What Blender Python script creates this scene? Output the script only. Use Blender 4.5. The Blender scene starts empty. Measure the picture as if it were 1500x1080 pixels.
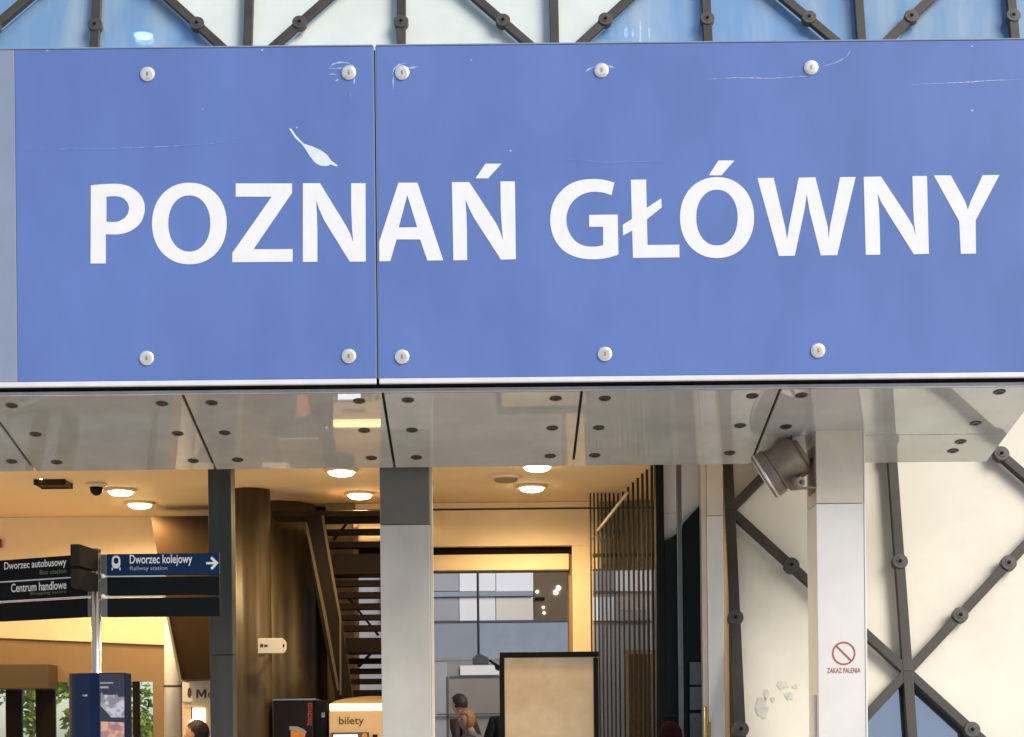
import bpy, bmesh, math, random
from mathutils import Vector, Matrix
random.seed(7)
S = bpy.context.scene
col = S.collection

# ------------------------------------------------------------------ camera
F, PX, PY, ROLL, EYE = 2400.0, 722.0, 1080.0, 0.0100, 1.35
cd = bpy.data.cameras.new('camera')
cam = bpy.data.objects.new('camera', cd); col.objects.link(cam)
cam.location = (0, 0, EYE)
cam.rotation_euler = (Matrix.Rotation(math.radians(90), 3, 'X') @ Matrix.Rotation(-ROLL, 3, 'Z')).to_euler()
cd.sensor_width = 36; cd.sensor_fit = 'HORIZONTAL'
cd.lens = F / 1500 * 36
cd.shift_x = (750 - PX) / 1500
cd.shift_y = (PY - 540) / 1500
cd.clip_end = 2000
S.camera = cam

# ------------------------------------------------------------------ sky, sun, exposure
SUN_EL, SUN_AZ = math.radians(37), math.radians(130)      # azimuth clockwise from +Y: in front of the facade
w = bpy.data.worlds.new('World'); S.world = w; w.use_nodes = True
nt = w.node_tree
sky = nt.nodes.new('ShaderNodeTexSky'); sky.sky_type = 'NISHITA'; sky.sun_disc = False
sky.sun_elevation = SUN_EL; sky.sun_rotation = SUN_AZ
sky.air_density = 1.0; sky.dust_density = 1.0; sky.ozone_density = 1.5
bg = nt.nodes['Background']; bg.inputs[1].default_value = 0.075
nt.links.new(sky.outputs[0], bg.inputs[0])
sd = bpy.data.lights.new('sun', 'SUN'); sd.energy = 1.5; sd.angle = math.radians(32); sd.color = (1, .91, .79)
sun = bpy.data.objects.new('sun', sd); col.objects.link(sun)
sdir = Vector((math.sin(SUN_AZ) * math.cos(SUN_EL), math.cos(SUN_AZ) * math.cos(SUN_EL), math.sin(SUN_EL)))
sun.rotation_euler = sdir.to_track_quat('Z', 'Y').to_euler(); sun.location = sdir * 60
S.view_settings.view_transform = 'Standard'; S.view_settings.look = 'None'
S.view_settings.gamma = 1; S.view_settings.exposure = 1.18
S.view_settings.use_curve_mapping = False

# ------------------------------------------------------------------ materials
MATS = {}
def mat(name, c, rough=.5, metal=0, spec=.5, var=.08, scale=3, bump=0, bscale=60, coat=0, emit=None, es=0, stretch=(1, 1, 1), ior=1.45, c2=None, detail=5, rvar=.1, thr=(.35, .65), alpha=1, trans=0):
    if name in MATS: return MATS[name]
    m = bpy.data.materials.new(name); m.use_nodes = True; n = m.node_tree.nodes; l = m.node_tree.links
    p = n['Principled BSDF']
    p.inputs['Roughness'].default_value = rough; p.inputs['Metallic'].default_value = metal
    p.inputs['Specular IOR Level'].default_value = spec; p.inputs['IOR'].default_value = ior
    p.inputs['Coat Weight'].default_value = coat; p.inputs['Coat Roughness'].default_value = .02
    p.inputs['Alpha'].default_value = alpha; p.inputs['Transmission Weight'].default_value = trans
    g = n.new('ShaderNodeNewGeometry')
    mp = n.new('ShaderNodeMapping'); mp.inputs['Scale'].default_value = stretch
    l.new(g.outputs['Position'], mp.inputs[0])
    nz = n.new('ShaderNodeTexNoise'); nz.inputs['Scale'].default_value = scale; nz.inputs['Detail'].default_value = detail
    nz.inputs['Roughness'].default_value = .6
    l.new(mp.outputs[0], nz.inputs['Vector'])
    r = n.new('ShaderNodeValToRGB')
    a = [max(0, x * (1 - var)) for x in c]; b = [min(1, x * (1 + var)) for x in c]
    if c2: a = c2; b = c
    r.color_ramp.elements[0].position, r.color_ramp.elements[1].position = thr
    r.color_ramp.elements[0].color = (*a, 1); r.color_ramp.elements[1].color = (*b, 1)
    l.new(nz.outputs['Fac'], r.inputs[0]); l.new(r.outputs[0], p.inputs['Base Color'])
    if rvar:
        mr = n.new('ShaderNodeMapRange'); mr.inputs[3].default_value = max(.01, rough * (1 - rvar * 2)); mr.inputs[4].default_value = min(1, rough * (1 + rvar * 2))
        l.new(nz.outputs['Fac'], mr.inputs[0]); l.new(mr.outputs[0], p.inputs['Roughness'])
    if bump:
        nb = n.new('ShaderNodeTexNoise'); nb.inputs['Scale'].default_value = bscale; nb.inputs['Detail'].default_value = 3
        l.new(mp.outputs[0], nb.inputs['Vector'])
        bp = n.new('ShaderNodeBump'); bp.inputs['Strength'].default_value = bump; bp.inputs['Distance'].default_value = .01
        l.new(nb.outputs['Fac'], bp.inputs['Height']); l.new(bp.outputs[0], p.inputs['Normal'])
    if emit:
        p.inputs['Emission Color'].default_value = (*emit, 1); p.inputs['Emission Strength'].default_value = es
    MATS[name] = m
    return m

def glassmat(name, tint, refl_rough, tr, gloss_col=(1, 1, 1), base=(.05, .12, .25), basefac=.3, ior=1.6, refl_streak=None):
    """pane: see-through tint, some body colour, Fresnel reflection"""
    m = bpy.data.materials.new(name); m.use_nodes = True; n = m.node_tree.nodes; l = m.node_tree.links
    for x in list(n): n.remove(x)
    o = n.new('ShaderNodeOutputMaterial')
    t = n.new('ShaderNodeBsdfTransparent'); t.inputs[0].default_value = (*tint, 1)
    d = n.new('ShaderNodeBsdfDiffuse'); d.inputs[0].default_value = (*base, 1)
    g = n.new('ShaderNodeBsdfGlossy'); g.inputs[0].default_value = (*gloss_col, 1); g.inputs[1].default_value = refl_rough
    if refl_streak:
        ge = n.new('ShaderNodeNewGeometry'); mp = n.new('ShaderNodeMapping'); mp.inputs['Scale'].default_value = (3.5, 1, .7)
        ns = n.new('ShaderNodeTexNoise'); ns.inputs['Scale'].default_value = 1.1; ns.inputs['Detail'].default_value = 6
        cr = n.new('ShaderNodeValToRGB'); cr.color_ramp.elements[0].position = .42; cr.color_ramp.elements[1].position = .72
        cr.color_ramp.elements[0].color = (*base, 1); cr.color_ramp.elements[1].color = (*refl_streak, 1)
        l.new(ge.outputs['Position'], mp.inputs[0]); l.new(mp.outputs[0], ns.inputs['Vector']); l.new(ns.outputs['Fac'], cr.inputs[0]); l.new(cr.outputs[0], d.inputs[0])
    nz = n.new('ShaderNodeTexNoise'); nz.inputs['Scale'].default_value = 1.7
    bp = n.new('ShaderNodeBump'); bp.inputs['Strength'].default_value = .05; bp.inputs['Distance'].default_value = .02
    l.new(nz.outputs[0], bp.inputs['Height']); l.new(bp.outputs[0], g.inputs['Normal'])
    fr = n.new('ShaderNodeFresnel'); fr.inputs[0].default_value = ior
    m1 = n.new('ShaderNodeMixShader'); m1.inputs[0].default_value = basefac
    l.new(t.outputs[0], m1.inputs[1]); l.new(d.outputs[0], m1.inputs[2])
    ad = n.new('ShaderNodeMath'); ad.operation = 'ADD'; ad.inputs[1].default_value = tr; ad.use_clamp = True
    l.new(fr.outputs[0], ad.inputs[0])
    m2 = n.new('ShaderNodeMixShader'); l.new(ad.outputs[0], m2.inputs[0])
    l.new(m1.outputs[0], m2.inputs[1]); l.new(g.outputs[0], m2.inputs[2]); l.new(m2.outputs[0], o.inputs[0])
    return m

def emis(name, c, s):
    m = bpy.data.materials.new(name); m.use_nodes = True; n = m.node_tree.nodes
    p = n['Principled BSDF']; p.inputs['Base Color'].default_value = (*c, 1)
    p.inputs['Emission Color'].default_value = (*c, 1); p.inputs['Emission Strength'].default_value = s
    return m

SIGNBLUE = mat('sign_blue', (.125, .205, .50), .42, var=.06, scale=1.5, stretch=(1.5, 1, .7), detail=10, spec=.45, bump=.02, bscale=4)
SIGNGREY = mat('sign_grey', (.26, .315, .43), .4, var=.05, scale=2)
SIGNWHITE = mat('sign_white', (.86, .87, .88), .45, var=.02, scale=9)
SCRATCH = mat('scratch_pale', (.55, .63, .82), .7, c2=(.28, .36, .66), scale=30)
SCRATCHF = mat('scratch_faint', (.2, .31, .68), .6, var=.12, scale=40)
PEEL = mat('peeled_film', (.72, .8, .88), .6, var=.08, scale=30)
ALU = mat('aluminium', (.75, .76, .78), .32, .85, var=.06, scale=8)
ALUW = mat('pale_aluminium', (.82, .83, .86), .4, .1, var=.04, scale=6)
BOLT = mat('bolt_steel', (.9, .88, .84), .3, .55, var=.08, scale=50)
BRASS = mat('brass_slot', (.45, .32, .18), .45, .6)
DARK = mat('dark_gap', (.012, .014, .016), .6)
SOFFIT = mat('soffit_panel_grey', (.55, .56, .535), .028, .12, var=.09, scale=2.8, spec=.9, ior=1.65, coat=.35, bump=.0045, bscale=2.5, rvar=0)
STUD = mat('stud_dark', (.055, .05, .042), .4, .3)
TUBE = mat('tube_bronze_grey', (.056, .051, .044), .55, .1, var=.2, scale=6, bump=.05)
DISC = mat('disc_grey', (.085, .08, .073), .5, .3, var=.1, scale=20)
CREAM = mat('cream_panel', (.80, .76, .64), .55, var=.07, scale=1.6, spec=.35, detail=9, rvar=.3)
CREAMSKY = mat('cream_panel_sky_tint', (.73, .80, .76), .2, var=.05, scale=2.2, spec=.6, detail=9, rvar=.3)  # upper cream panels, blue sky reflection tinted into the base colour
GLASSB = glassmat('blue_glass', (.55, .78, 1), .02, .06, base=(.25, .46, .76), basefac=.7, refl_streak=(.54, .69, .80))  # pale streaks painted into the body colour stand for reflections
GLASSD = glassmat('dark_street_glass', (.35, .42, .5), .015, .30, base=(.06, .085, .11), basefac=.5)
CLAD = mat('pillar_cladding', (.60, .575, .51), .34, .15, var=.085, scale=3.2, spec=.6, rvar=.2, stretch=(1, 1, .6), detail=9)
CLADREFL = mat('pillar_cladding_soffit_refl', (.175, .17, .152), .3, .15, var=.06, scale=3)  # same cladding, the mirrored dark soffit is put into its colour
CLADW = mat('pillar_cladding_pale', (.79, .77, .735), .38, .05, var=.05, scale=2.4, spec=.5)
CLADP = mat('pillar_cladding_beige', (.73, .645, .53), .4, .05, var=.07, scale=4)
POST = mat('post_grey_green', (.062, .068, .064), .42, .2, var=.08, scale=3, stretch=(4, 4, .3))
LAMPBODY = mat('floodlight_bronze', (.25, .20, .155), .42, .35, var=.15, scale=9, bump=.04)
PLASTER = mat('warm_plaster', (.84, .68, .45), .75, var=.04, scale=2, bump=.03)
CEIL = mat('ceiling_plaster', (.83, .65, .38), .8, var=.03, scale=1.5)
BELT = mat('belt_brown', (.28, .19, .10), .6, var=.08, scale=3)
HEADER = mat('header_brown', (.08, .057, .024), .5, var=.06)
BRONZE = mat('bronze_brown', (.07, .05, .026), .5, .0, var=.12, scale=5, stretch=(6, 6, .2))
DKBROWN = mat('dark_brown', (.036, .021, .009), .6, .1, var=.15, scale=4, spec=.12)
DKSTEP = mat('stair_dark', (.010, .006, .004), .7, var=.2, scale=6, spec=.12)
WOODF = mat('door_frame_dark', (.012, .009, .006), .5, spec=.12)
SLAT = mat('slat_brown', (.045, .038, .030), .5, .1, var=.15, scale=7, spec=.12)
HALLG = mat('hall_grey', (.36, .37, .40), .6, var=.05, scale=1)
HALLW = mat('hall_white', (.84, .85, .87), .5, var=.03, scale=1)
HALLC = mat('hall_cream', (.74, .71, .65), .5, var=.03, scale=1)
HALLB = mat('hall_blue_grey', (.30, .34, .40), .4, var=.05, scale=1)
HALLBR = mat('hall_brown', (.16, .115, .07), .4, var=.1, scale=2)
HALLD = mat('hall_taupe', (.28, .25, .225), .5, var=.06, scale=2)
NEARBLK = mat('near_black', (.012, .012, .012), .42, var=.1, spec=.12)
BLADE = mat('blade_black', (.006, .007, .008), .65, var=.1, spec=.12)
NAVY = mat('blade_navy', (.008, .028, .085), .6, var=.08, spec=.12)
PYLON = mat('pylon_navy', (.005, .013, .048), .25, var=.1, spec=.35)
MAPDARK = mat('map_panel', (.04, .045, .075), .4, spec=.12)
MAPGREY = mat('map_sheet_grey', (.36, .36, .42), .5, var=.4, scale=16, thr=(.45, .55))
MAPWARM = mat('map_sheet_warm', (.62, .36, .24), .5, c2=(.3, .18, .2), scale=14, thr=(.45, .55))
POSTER = mat('bare_board', (.84, .70, .50), .6, c2=(.60, .43, .24), scale=3.2, thr=(.30, .78), detail=8)
STEEL = mat('steel_pole', (.72, .71, .68), .25, .9, var=.05)
TEAL = mat('dark_teal', (.008, .013, .012), .4, spec=.2, var=.15, scale=2)
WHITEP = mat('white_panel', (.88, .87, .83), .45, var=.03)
PLATE = mat('notice_grey', (.10, .115, .125), .4, var=.1, scale=20)
RED = mat('sticker_red', (.42, .10, .10), .6, var=.1, scale=60)
STAIN = mat('wall_stain', (.64, .63, .555), .5, var=.12, scale=25)
BEIGEM = mat('machine_beige', (.70, .50, .29), .4, var=.04)
TEXTBR = mat('print_brown', (.10, .06, .03), .6)
TEXTW = mat('print_white', (.78, .78, .76), .6)
TEXTG = mat('print_green', (.10, .15, .07), .6)
TEXTGR = mat('print_grey', (.30, .32, .36), .6)
SCREEN = emis('screen_lit', (.75, .78, .95), 1.1)
STRIP = emis('lamp_strip', (1, .86, .45), 1.0)
LAMPON = emis('lamp_diffuser', (1, .78, .42), 14)
LAMPW = emis('lamp_white', (1, .95, .85), 10)
LAMPOFF = mat('lamp_unlit', (.30, .22, .13), .5)
TRIMW = mat('lamp_trim', (.75, .66, .5), .5)
SKIN = mat('skin', (.55, .33, .23), .55, var=.05)
HAIRD = mat('hair_dark', (.02, .014, .01), .6)
HAIRB = mat('hair_auburn_blond', (.50, .23, .06), .55, var=.3, scale=60)
HAIRR = mat('hair_dark_red', (.010, .003, .003), .9, spec=.05)
COATB = mat('coat_black', (.012, .012, .014), .8)
COATR = mat('jacket_maroon', (.035, .014, .012), .8)
COATG = mat('jumper_grey_beige', (.26, .22, .17), .9)
COATN = mat('jacket_navy', (.015, .02, .035), .8)
TROU = mat('trousers_dark', (.03, .03, .04), .85)
PAVE = mat('paving_slab', (.54, .52, .49), .7, var=.1, scale=5, bump=.08)
JOINT = mat('paving_joint', (.44, .43, .41), .9)
FLOOR = mat('hall_floor', (.6, .55, .48), .3, var=.06, scale=2)
BARK = mat('bark', (.09, .065, .045), .9, bump=.3)
LEAF = mat('leaf_green', (.13, .23, .028), .6, var=.45, scale=2.5)
LEAF2 = mat('leaf_yellow_green', (.24, .29, .03), .6, var=.4, scale=2.5)
ROOF = mat('roof_membrane', (.3, .3, .3), .8)
ORANGE = mat('cup_orange', (.7, .25, .06), .5, var=.2, scale=40)
PINKRED = mat('print_red', (.30, .06, .04), .5)
GOLD = mat('brass_handle', (.42, .33, .16), .35, .9)

# ------------------------------------------------------------------ helpers
WLOC = {}
def link(o, parent=None, wloc=(0, 0, 0)):
    col.objects.link(o); WLOC[o.name] = Vector(wloc); o.location = wloc
    if parent is not None:
        o.parent = parent; o.matrix_parent_inverse = Matrix.Translation(-WLOC[parent.name])
    return o
def tag(o, label, cat, group=None, kind=None):
    if label: o['label'] = label
    if cat: o['category'] = cat
    if group: o['group'] = group
    if kind: o['kind'] = kind
    return o
def thing(name, label, cat, loc, group=None):
    o = bpy.data.objects.new(name, None); o.empty_display_size = .1
    link(o, None, loc); return tag(o, label, cat, group)
def from_bm(name, bm, m, parent=None, smooth=False, xf=None):
    if xf is not None: bmesh.ops.transform(bm, matrix=xf, verts=bm.verts)
    bmesh.ops.recalc_face_normals(bm, faces=bm.faces)
    vs = [v.co for v in bm.verts]
    lo = Vector([min(v[i] for v in vs) for i in range(3)]); hi = Vector([max(v[i] for v in vs) for i in range(3)])
    c = (lo + hi) / 2
    if parent is None: c.z = lo.z
    bmesh.ops.translate(bm, vec=-c, verts=bm.verts)
    me = bpy.data.meshes.new(name); bm.to_mesh(me); bm.free()
    for mm in (m if isinstance(m, (list, tuple)) else [m]): me.materials.append(mm)
    if smooth:
        for p in me.polygons: p.use_smooth = True
    o = bpy.data.objects.new(name, me)
    return link(o, parent, c)
def copy_at(o, parent, wloc, name=None):
    c = o.copy(); c.parent = None
    return link(c, parent, wloc)
def bm_box(bm, x0, x1, y0, y1, z0, z1, bev=0):
    r = bmesh.ops.create_cube(bm, size=1)
    vs = r['verts']
    for v in vs:
        v.co = Vector(((x0 + x1) / 2 + v.co.x * (x1 - x0), (y0 + y1) / 2 + v.co.y * (y1 - y0), (z0 + z1) / 2 + v.co.z * (z1 - z0)))
    if bev:
        es = list({e for v in vs for e in v.link_edges})
        bmesh.ops.bevel(bm, geom=es, offset=bev, segments=2, affect='EDGES', profile=.5)
def box(name, x0, x1, y0, y1, z0, z1, m, parent=None, bev=.003, xf=None):
    bm = bmesh.new(); bm_box(bm, x0, x1, y0, y1, z0, z1, bev); return from_bm(name, bm, m, parent, False, xf)
def W(u, v, Y):
    du, dv = u - PX, PY - v
    c, s = math.cos(ROLL), math.sin(ROLL)
    a, b = du * c + dv * s, -du * s + dv * c
    return Vector((a * Y / F, Y, EYE + b * Y / F))
def rect(u0, u1, v0, v1, Y):
    um, vm = (u0 + u1) / 2, (v0 + v1) / 2
    return W(u0, vm, Y).x, W(u1, vm, Y).x, W(um, v1, Y).z, W(um, v0, Y).z
def pbox(name, u0, u1, v0, v1, Y, t, m, parent=None, bev=.003, z0=None, z1=None):
    x0, x1, za, zb = rect(u0, u1, v0, v1, Y)
    return box(name, x0, x1, Y, Y + t, za if z0 is None else z0, zb if z1 is None else z1, m, parent, bev)
def bm_cyl(bm, p0, p1, r0, r1=None, seg=16, caps=True):
    p0, p1 = Vector(p0), Vector(p1); r1 = r0 if r1 is None else r1
    d = p1 - p0; q = d.to_track_quat('Z', 'Y').to_matrix().to_4x4()
    bmesh.ops.create_cone(bm, cap_ends=caps, segments=seg, radius1=r0, radius2=r1, depth=d.length, matrix=Matrix.Translation((p0 + p1) / 2) @ q)
def cyl(name, p0, p1, r0, m, parent=None, r1=None, seg=16, xf=None):
    bm = bmesh.new(); bm_cyl(bm, p0, p1, r0, r1, seg)
    o = from_bm(name, bm, m, parent, False, xf)
    for p in o.data.polygons: p.use_smooth = len(p.vertices) == 4
    return o
def bm_lathe(bm, prof, seg=24, xf=None):
    """profile [(r,z)] turned about Z"""
    rings = []
    for r, z in prof:
        rings.append([bm.verts.new((r * math.cos(2 * math.pi * k / seg), r * math.sin(2 * math.pi * k / seg), z)) for k in range(seg)])
    fs = []
    for a, b in zip(rings, rings[1:]):
        for k in range(seg): fs.append(bm.faces.new((a[k], a[(k + 1) % seg], b[(k + 1) % seg], b[k])))
    bm.faces.new(list(reversed(rings[0]))); bm.faces.new(rings[-1])
    if xf is not None: bmesh.ops.transform(bm, matrix=xf, verts=[v for r in rings for v in r])
def lathe(name, prof, m, parent=None, seg=24, xf=None, smooth=True):
    bm = bmesh.new(); bm_lathe(bm, prof, seg, xf)
    o = from_bm(name, bm, m, parent)
    if smooth:
        for p in o.data.polygons: p.use_smooth = len(p.vertices) == 4
    return o
def shape(name, loops, Y, t, m, parent=None, px=True):
    """flat outline (with holes) in a frontal plane, front at Y, thickness t backwards"""
    bm = bmesh.new(); es = []
    for lp in loops:
        vs = []
        for (u, v) in lp:
            p = W(u, v, Y) if px else Vector((u, Y, v))
            vs.append(bm.verts.new(p))
        for a, b in zip(vs, vs[1:] + vs[:1]): es.append(bm.edges.new((a, b)))
    bmesh.ops.triangle_fill(bm, use_beauty=True, use_dissolve=False, edges=es)
    if t:
        r = bmesh.ops.extrude_face_region(bm, geom=list(bm.faces))
        for e in r['geom']:
            if isinstance(e, bmesh.types.BMVert): e.co.y += t
    return from_bm(name, bm, m, parent)
def ribbon(name, pts, wpx, Y, m, parent):
    """thin strip along pixel points, tapering"""
    fine = []
    for (p, q_) in zip(pts, pts[1:]):
        m_ = max(2, int(math.dist(p, q_) / 4))
        fine += [(p[0] + (q_[0] - p[0]) * k / m_, p[1] + (q_[1] - p[1]) * k / m_) for k in range(m_)]
    pts = [(u + random.uniform(-.3, .3), v + random.uniform(-.3, .3)) for u, v in fine + [pts[-1]]]
    n = len(pts); L = []; R = []
    for i, (u, v) in enumerate(pts):
        a = Vector(pts[max(0, i - 1)]); b = Vector(pts[min(n - 1, i + 1)]); d = (b - a).normalized()
        k = wpx * (1 - .75 * abs(i / (n - 1) * 2 - 1)) / 2 * random.uniform(.35, 1.2)
        L.append((u - d.y * k, v + d.x * k)); R.append((u + d.y * k, v - d.x * k))
    bm = bmesh.new()
    a = [bm.verts.new(W(*p, Y)) for p in L]; b = [bm.verts.new(W(*p, Y)) for p in R]
    for i in range(n - 1): bm.faces.new((a[i], a[i + 1], b[i + 1], b[i]))
    return from_bm(name, bm, m, parent)
def text(name, body, u0, u1, v0, v1, Y, m, parent, xf=None, ext=.001, rot=0, fit=True):
    cu = bpy.data.curves.new(name, 'FONT'); cu.body = body; cu.size = 1; cu.extrude = 0; cu.offset = .012; cu.resolution_u = 4
    ob = bpy.data.objects.new(name, cu); col.objects.link(ob)
    dg = bpy.context.evaluated_depsgraph_get()
    me = bpy.data.meshes.new_from_object(ob.evaluated_get(dg)); bpy.data.objects.remove(ob)
    bm = bmesh.new(); bm.from_mesh(me); bpy.data.meshes.remove(me)
    if rot: bmesh.ops.transform(bm, matrix=Matrix.Rotation(rot, 4, 'Z'), verts=bm.verts)
    xs = [v.co.x for v in bm.verts]; ys = [v.co.y for v in bm.verts]
    x0, x1, z0, z1 = rect(u0, u1, v0, v1, Y)
    for v in bm.verts:
        a = (v.co.x - min(xs)) / (max(xs) - min(xs)); b = (v.co.y - min(ys)) / (max(ys) - min(ys))
        v.co = Vector((x0 + a * (x1 - x0), Y, z0 + b * (z1 - z0)))
    return from_bm(name, bm, m, parent, False, xf)
def ell(cx, cy, rx, ry, n=44, p=2.12):
    o = []
    for k in range(n):
        t = 2 * math.pi * k / n; c, s = math.cos(t), math.sin(t)
        o.append((cx + rx * math.copysign(abs(c) ** (2 / p), c), cy + ry * math.copysign(abs(s) ** (2 / p), s)))
    return o
def smoothpts(pts, corner=28):
    """round the many-point stretches of an outline a little (Catmull-Rom where the turn is gentle)"""
    n = len(pts); out = []
    def gentle(i):
        a, b, c = (Vector(pts[(i + k) % n]) for k in (-1, 0, 1))
        return math.degrees((b - a).angle(c - b, 0)) < corner
    g = [gentle(i) for i in range(n)]
    for i in range(n):
        out.append(pts[i])
        if g[i] and g[(i + 1) % n]:
            p0, p1, p2, p3 = (Vector(pts[(i + k) % n]) for k in (-1, 0, 1, 2))
            for t in (.25, .5, .75):
                q = .5 * (2 * p1 + (p2 - p0) * t + (2 * p0 - 5 * p1 + 4 * p2 - p3) * t * t + (3 * p1 - p0 - 3 * p2 + p3) * t ** 3)
                out.append((q.x, q.y))
    return out

# ------------------------------------------------------------------ ground
g = box('pavement', -60, 60, -45, 80, -.35, -.004, JOINT, None, 0); g['kind'] = 'structure'
bm = bmesh.new(); bm_box(bm, -.2935, .2935, -.2935, .2935, 0, .012, .004)
me0 = None
for i in range(-11, 8):
    for j in range(0, 16):
        x, y = i * .6 + .3, 1.0 + j * .6
        if me0 is None:
            s0 = from_bm('paving_slab', bm, PAVE, g); me0 = s0
            s0.location = (x, y, .002); 
        else:
            copy_at(me0, g, (x, y, .002 + random.uniform(-.0015, .0015)))
f = box('hall_floor', -5.5, 6.1, 10.75, 24.2, -.002, .02, FLOOR, None, 0); f['kind'] = 'structure'

# ------------------------------------------------------------------ canopy with its soffit
YF, YB = 9.26, 10.37
ZF, ZB = W(750, 571, YF).z, W(750, 683.5, YB).z
def soffit_pt(u, v):
    d = W(u, v, 1.0) - Vector((0, 0, EYE))
    # plane z = ZF + k (y - YF)
    k = (ZB - ZF) / (YB - YF)
    t = (ZF - k * YF - EYE) / (d.z - k * d.y)
    return Vector((0, 0, EYE)) + d * t
XR = W(1531, 561, YF).x
XL = -5.6
canopy = thing('entrance_canopy', 'deep canopy over the entrance with glossy grey studded underside', 'canopy', ((XL + XR) / 2, 10, ZB))
kz = (ZB - ZF) / (YB - YF)
def sz(y): return ZF + kz * (y - YF)
bm = bmesh.new()
prof = [(YF + .03, sz(YF + .03) + .035), (YB - .01, sz(YB - .01) + .035), (YB - .01, EYE + 3.45), (YF + .03, EYE + 3.45)]
va = [bm.verts.new((XL, y, z)) for y, z in prof]; vb = [bm.verts.new((XR - .004, y, z)) for y, z in prof]
bm.faces.new(va); bm.faces.new(vb[::-1])
for i in range(4): bm.faces.new((va[i], va[(i + 1) % 4], vb[(i + 1) % 4], vb[i]))
from_bm('core', bm, DARK, canopy)
box('roof', XL, XR, YF + .03, 11.45, EYE + 3.452, EYE + 3.55, ROOF, canopy)
seams = [W(u, 566, YF).x for u in (-620, -325, -30, 266, 560, 852.5, 1144.5)] + [XR]
seams[0] = XL
def soffit_panel(x0, x1, y0, y1):
    bm = bmesh.new(); q = []
    for (x, y) in ((x0, y0), (x1, y0), (x1, y1), (x0, y1)): q.append(bm.verts.new((x, y, sz(y))))
    q2 = [bm.verts.new((v.co.x, v.co.y, v.co.z + .026)) for v in q]
    bm.faces.new(q[::-1]); bm.faces.new(q2)
    for i in range(4): bm.faces.new((q[i], q[(i + 1) % 4], q2[(i + 1) % 4], q2[i]))
    es = [e for e in bm.edges if all(v in q for v in e.verts)]
    bmesh.ops.bevel(bm, geom=es, offset=.003, segments=2, affect='EDGES')
    return from_bm('soffit_panel', bm, SOFFIT, canopy)
panels = []
for a, b in zip(seams, seams[1:]):
    if b == XR:
        ys = soffit_pt(1330, 637).y
        panels += [soffit_panel(a + .008, b, YF + .03, ys - .0015), soffit_panel(a + .008, b, ys + .0015, YB)]
    else: panels.append(soffit_panel(a + .008, b - .008, YF + .03, YB))
box('edge_lip', XL, XR, YF + .006, YF + .026, W(750, 571, YF).z - .006, W(750, 566.5, YF).z, ALU, canopy)
st0 = None
studs = [(17, 594), (52, 636), (17, 676), (83, 677), (237, 591), (260, 635), (283, 675), (310, 590), (329, 634), (348, 673.5), (526, 587.5), (533.5, 630.5), (544, 671),
         (597.5, 586), (603.5, 630), (610, 670), (814, 583.5), (809, 627), (806, 668), (886, 583.5), (877, 626.5), (871, 667), (1102, 580), (1084, 623.5), (1069, 663.5),
         (1174, 579), (1151, 625), (1464, 574), (1429, 620), (1407, 647), (1396, 660.5)]
slope = math.atan(kz)
for (u, v) in studs:
    p = soffit_pt(u, v)
    par = min(panels, key=lambda o: (abs(WLOC[o.name].x - p.x), abs(WLOC[o.name].y - p.y)))
    for o in panels:
        bx = [o.bound_box[k] for k in (0, 6)]; c = WLOC[o.name]
        if bx[0][0] + c.x <= p.x <= bx[1][0] + c.x and bx[0][1] + c.y <= p.y <= bx[1][1] + c.y: par = o
    if st0 is None:
        st0 = lathe('stud', [(.036, .004), (.036, -.002), (.031, -.005), (.012, -.006), (.011, -.003)], STUD, par, 18, Matrix.Translation(p) @ Matrix.Rotation(slope, 4, 'X'))
        off = WLOC[st0.name] - p
    else: copy_at(st0, par, p + off)

# ------------------------------------------------------------------ the station sign on the canopy front
YS = 9.20
def sx(u): return W(u, 320, YS).x
ZT, ZBOT = W(750, 66, YS).z, W(750, 552.5, YS).z
sign = thing('station_sign', 'long blue station name board with white letters on the canopy front', 'sign', (sx(750), YS + .03, ZBOT))
xs_seam = sx(551)
xg = sx(23.5)
def panel(x0, x1, m): return box('panel', x0, x1, YS, YS + .02, ZBOT, ZT, m, sign, .0025)
panel(xs_seam + .008, XR + .0, SIGNBLUE)
panel(xg + .0008, xs_seam - .008, SIGNBLUE)
pg = panel(XL, xg - .0008, SIGNGREY); pg['label'] = 'plain grey end panel'
box('backing', XL, XR, YS + .026, YS + .055, ZBOT + .01, ZT - .01, DARK, sign)
for a, b in ((XL, xs_seam - .008), (xs_seam + .008, XR)):
    box('bottom_trim', a, b, YS - .004, YS + .024, W(750, 560, YS).z, ZBOT - .0015, ALUW, sign, .003)
    box('top_trim', a, b, YS - .003, YS + .024, ZT + .0015, ZT + .010, SIGNGREY, sign, .002)
for xx in (xs_seam - .0075, xs_seam + .0035): box('seam_edge', xx, xx + .004, YS + .001, YS + .02, ZBOT, ZT, SIGNGREY, sign, 0)
ZS = 6.3545
def LZ(ox, oy, pts): return [(ox + x / ZS, oy + y / ZS) for x, y in pts]
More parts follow.
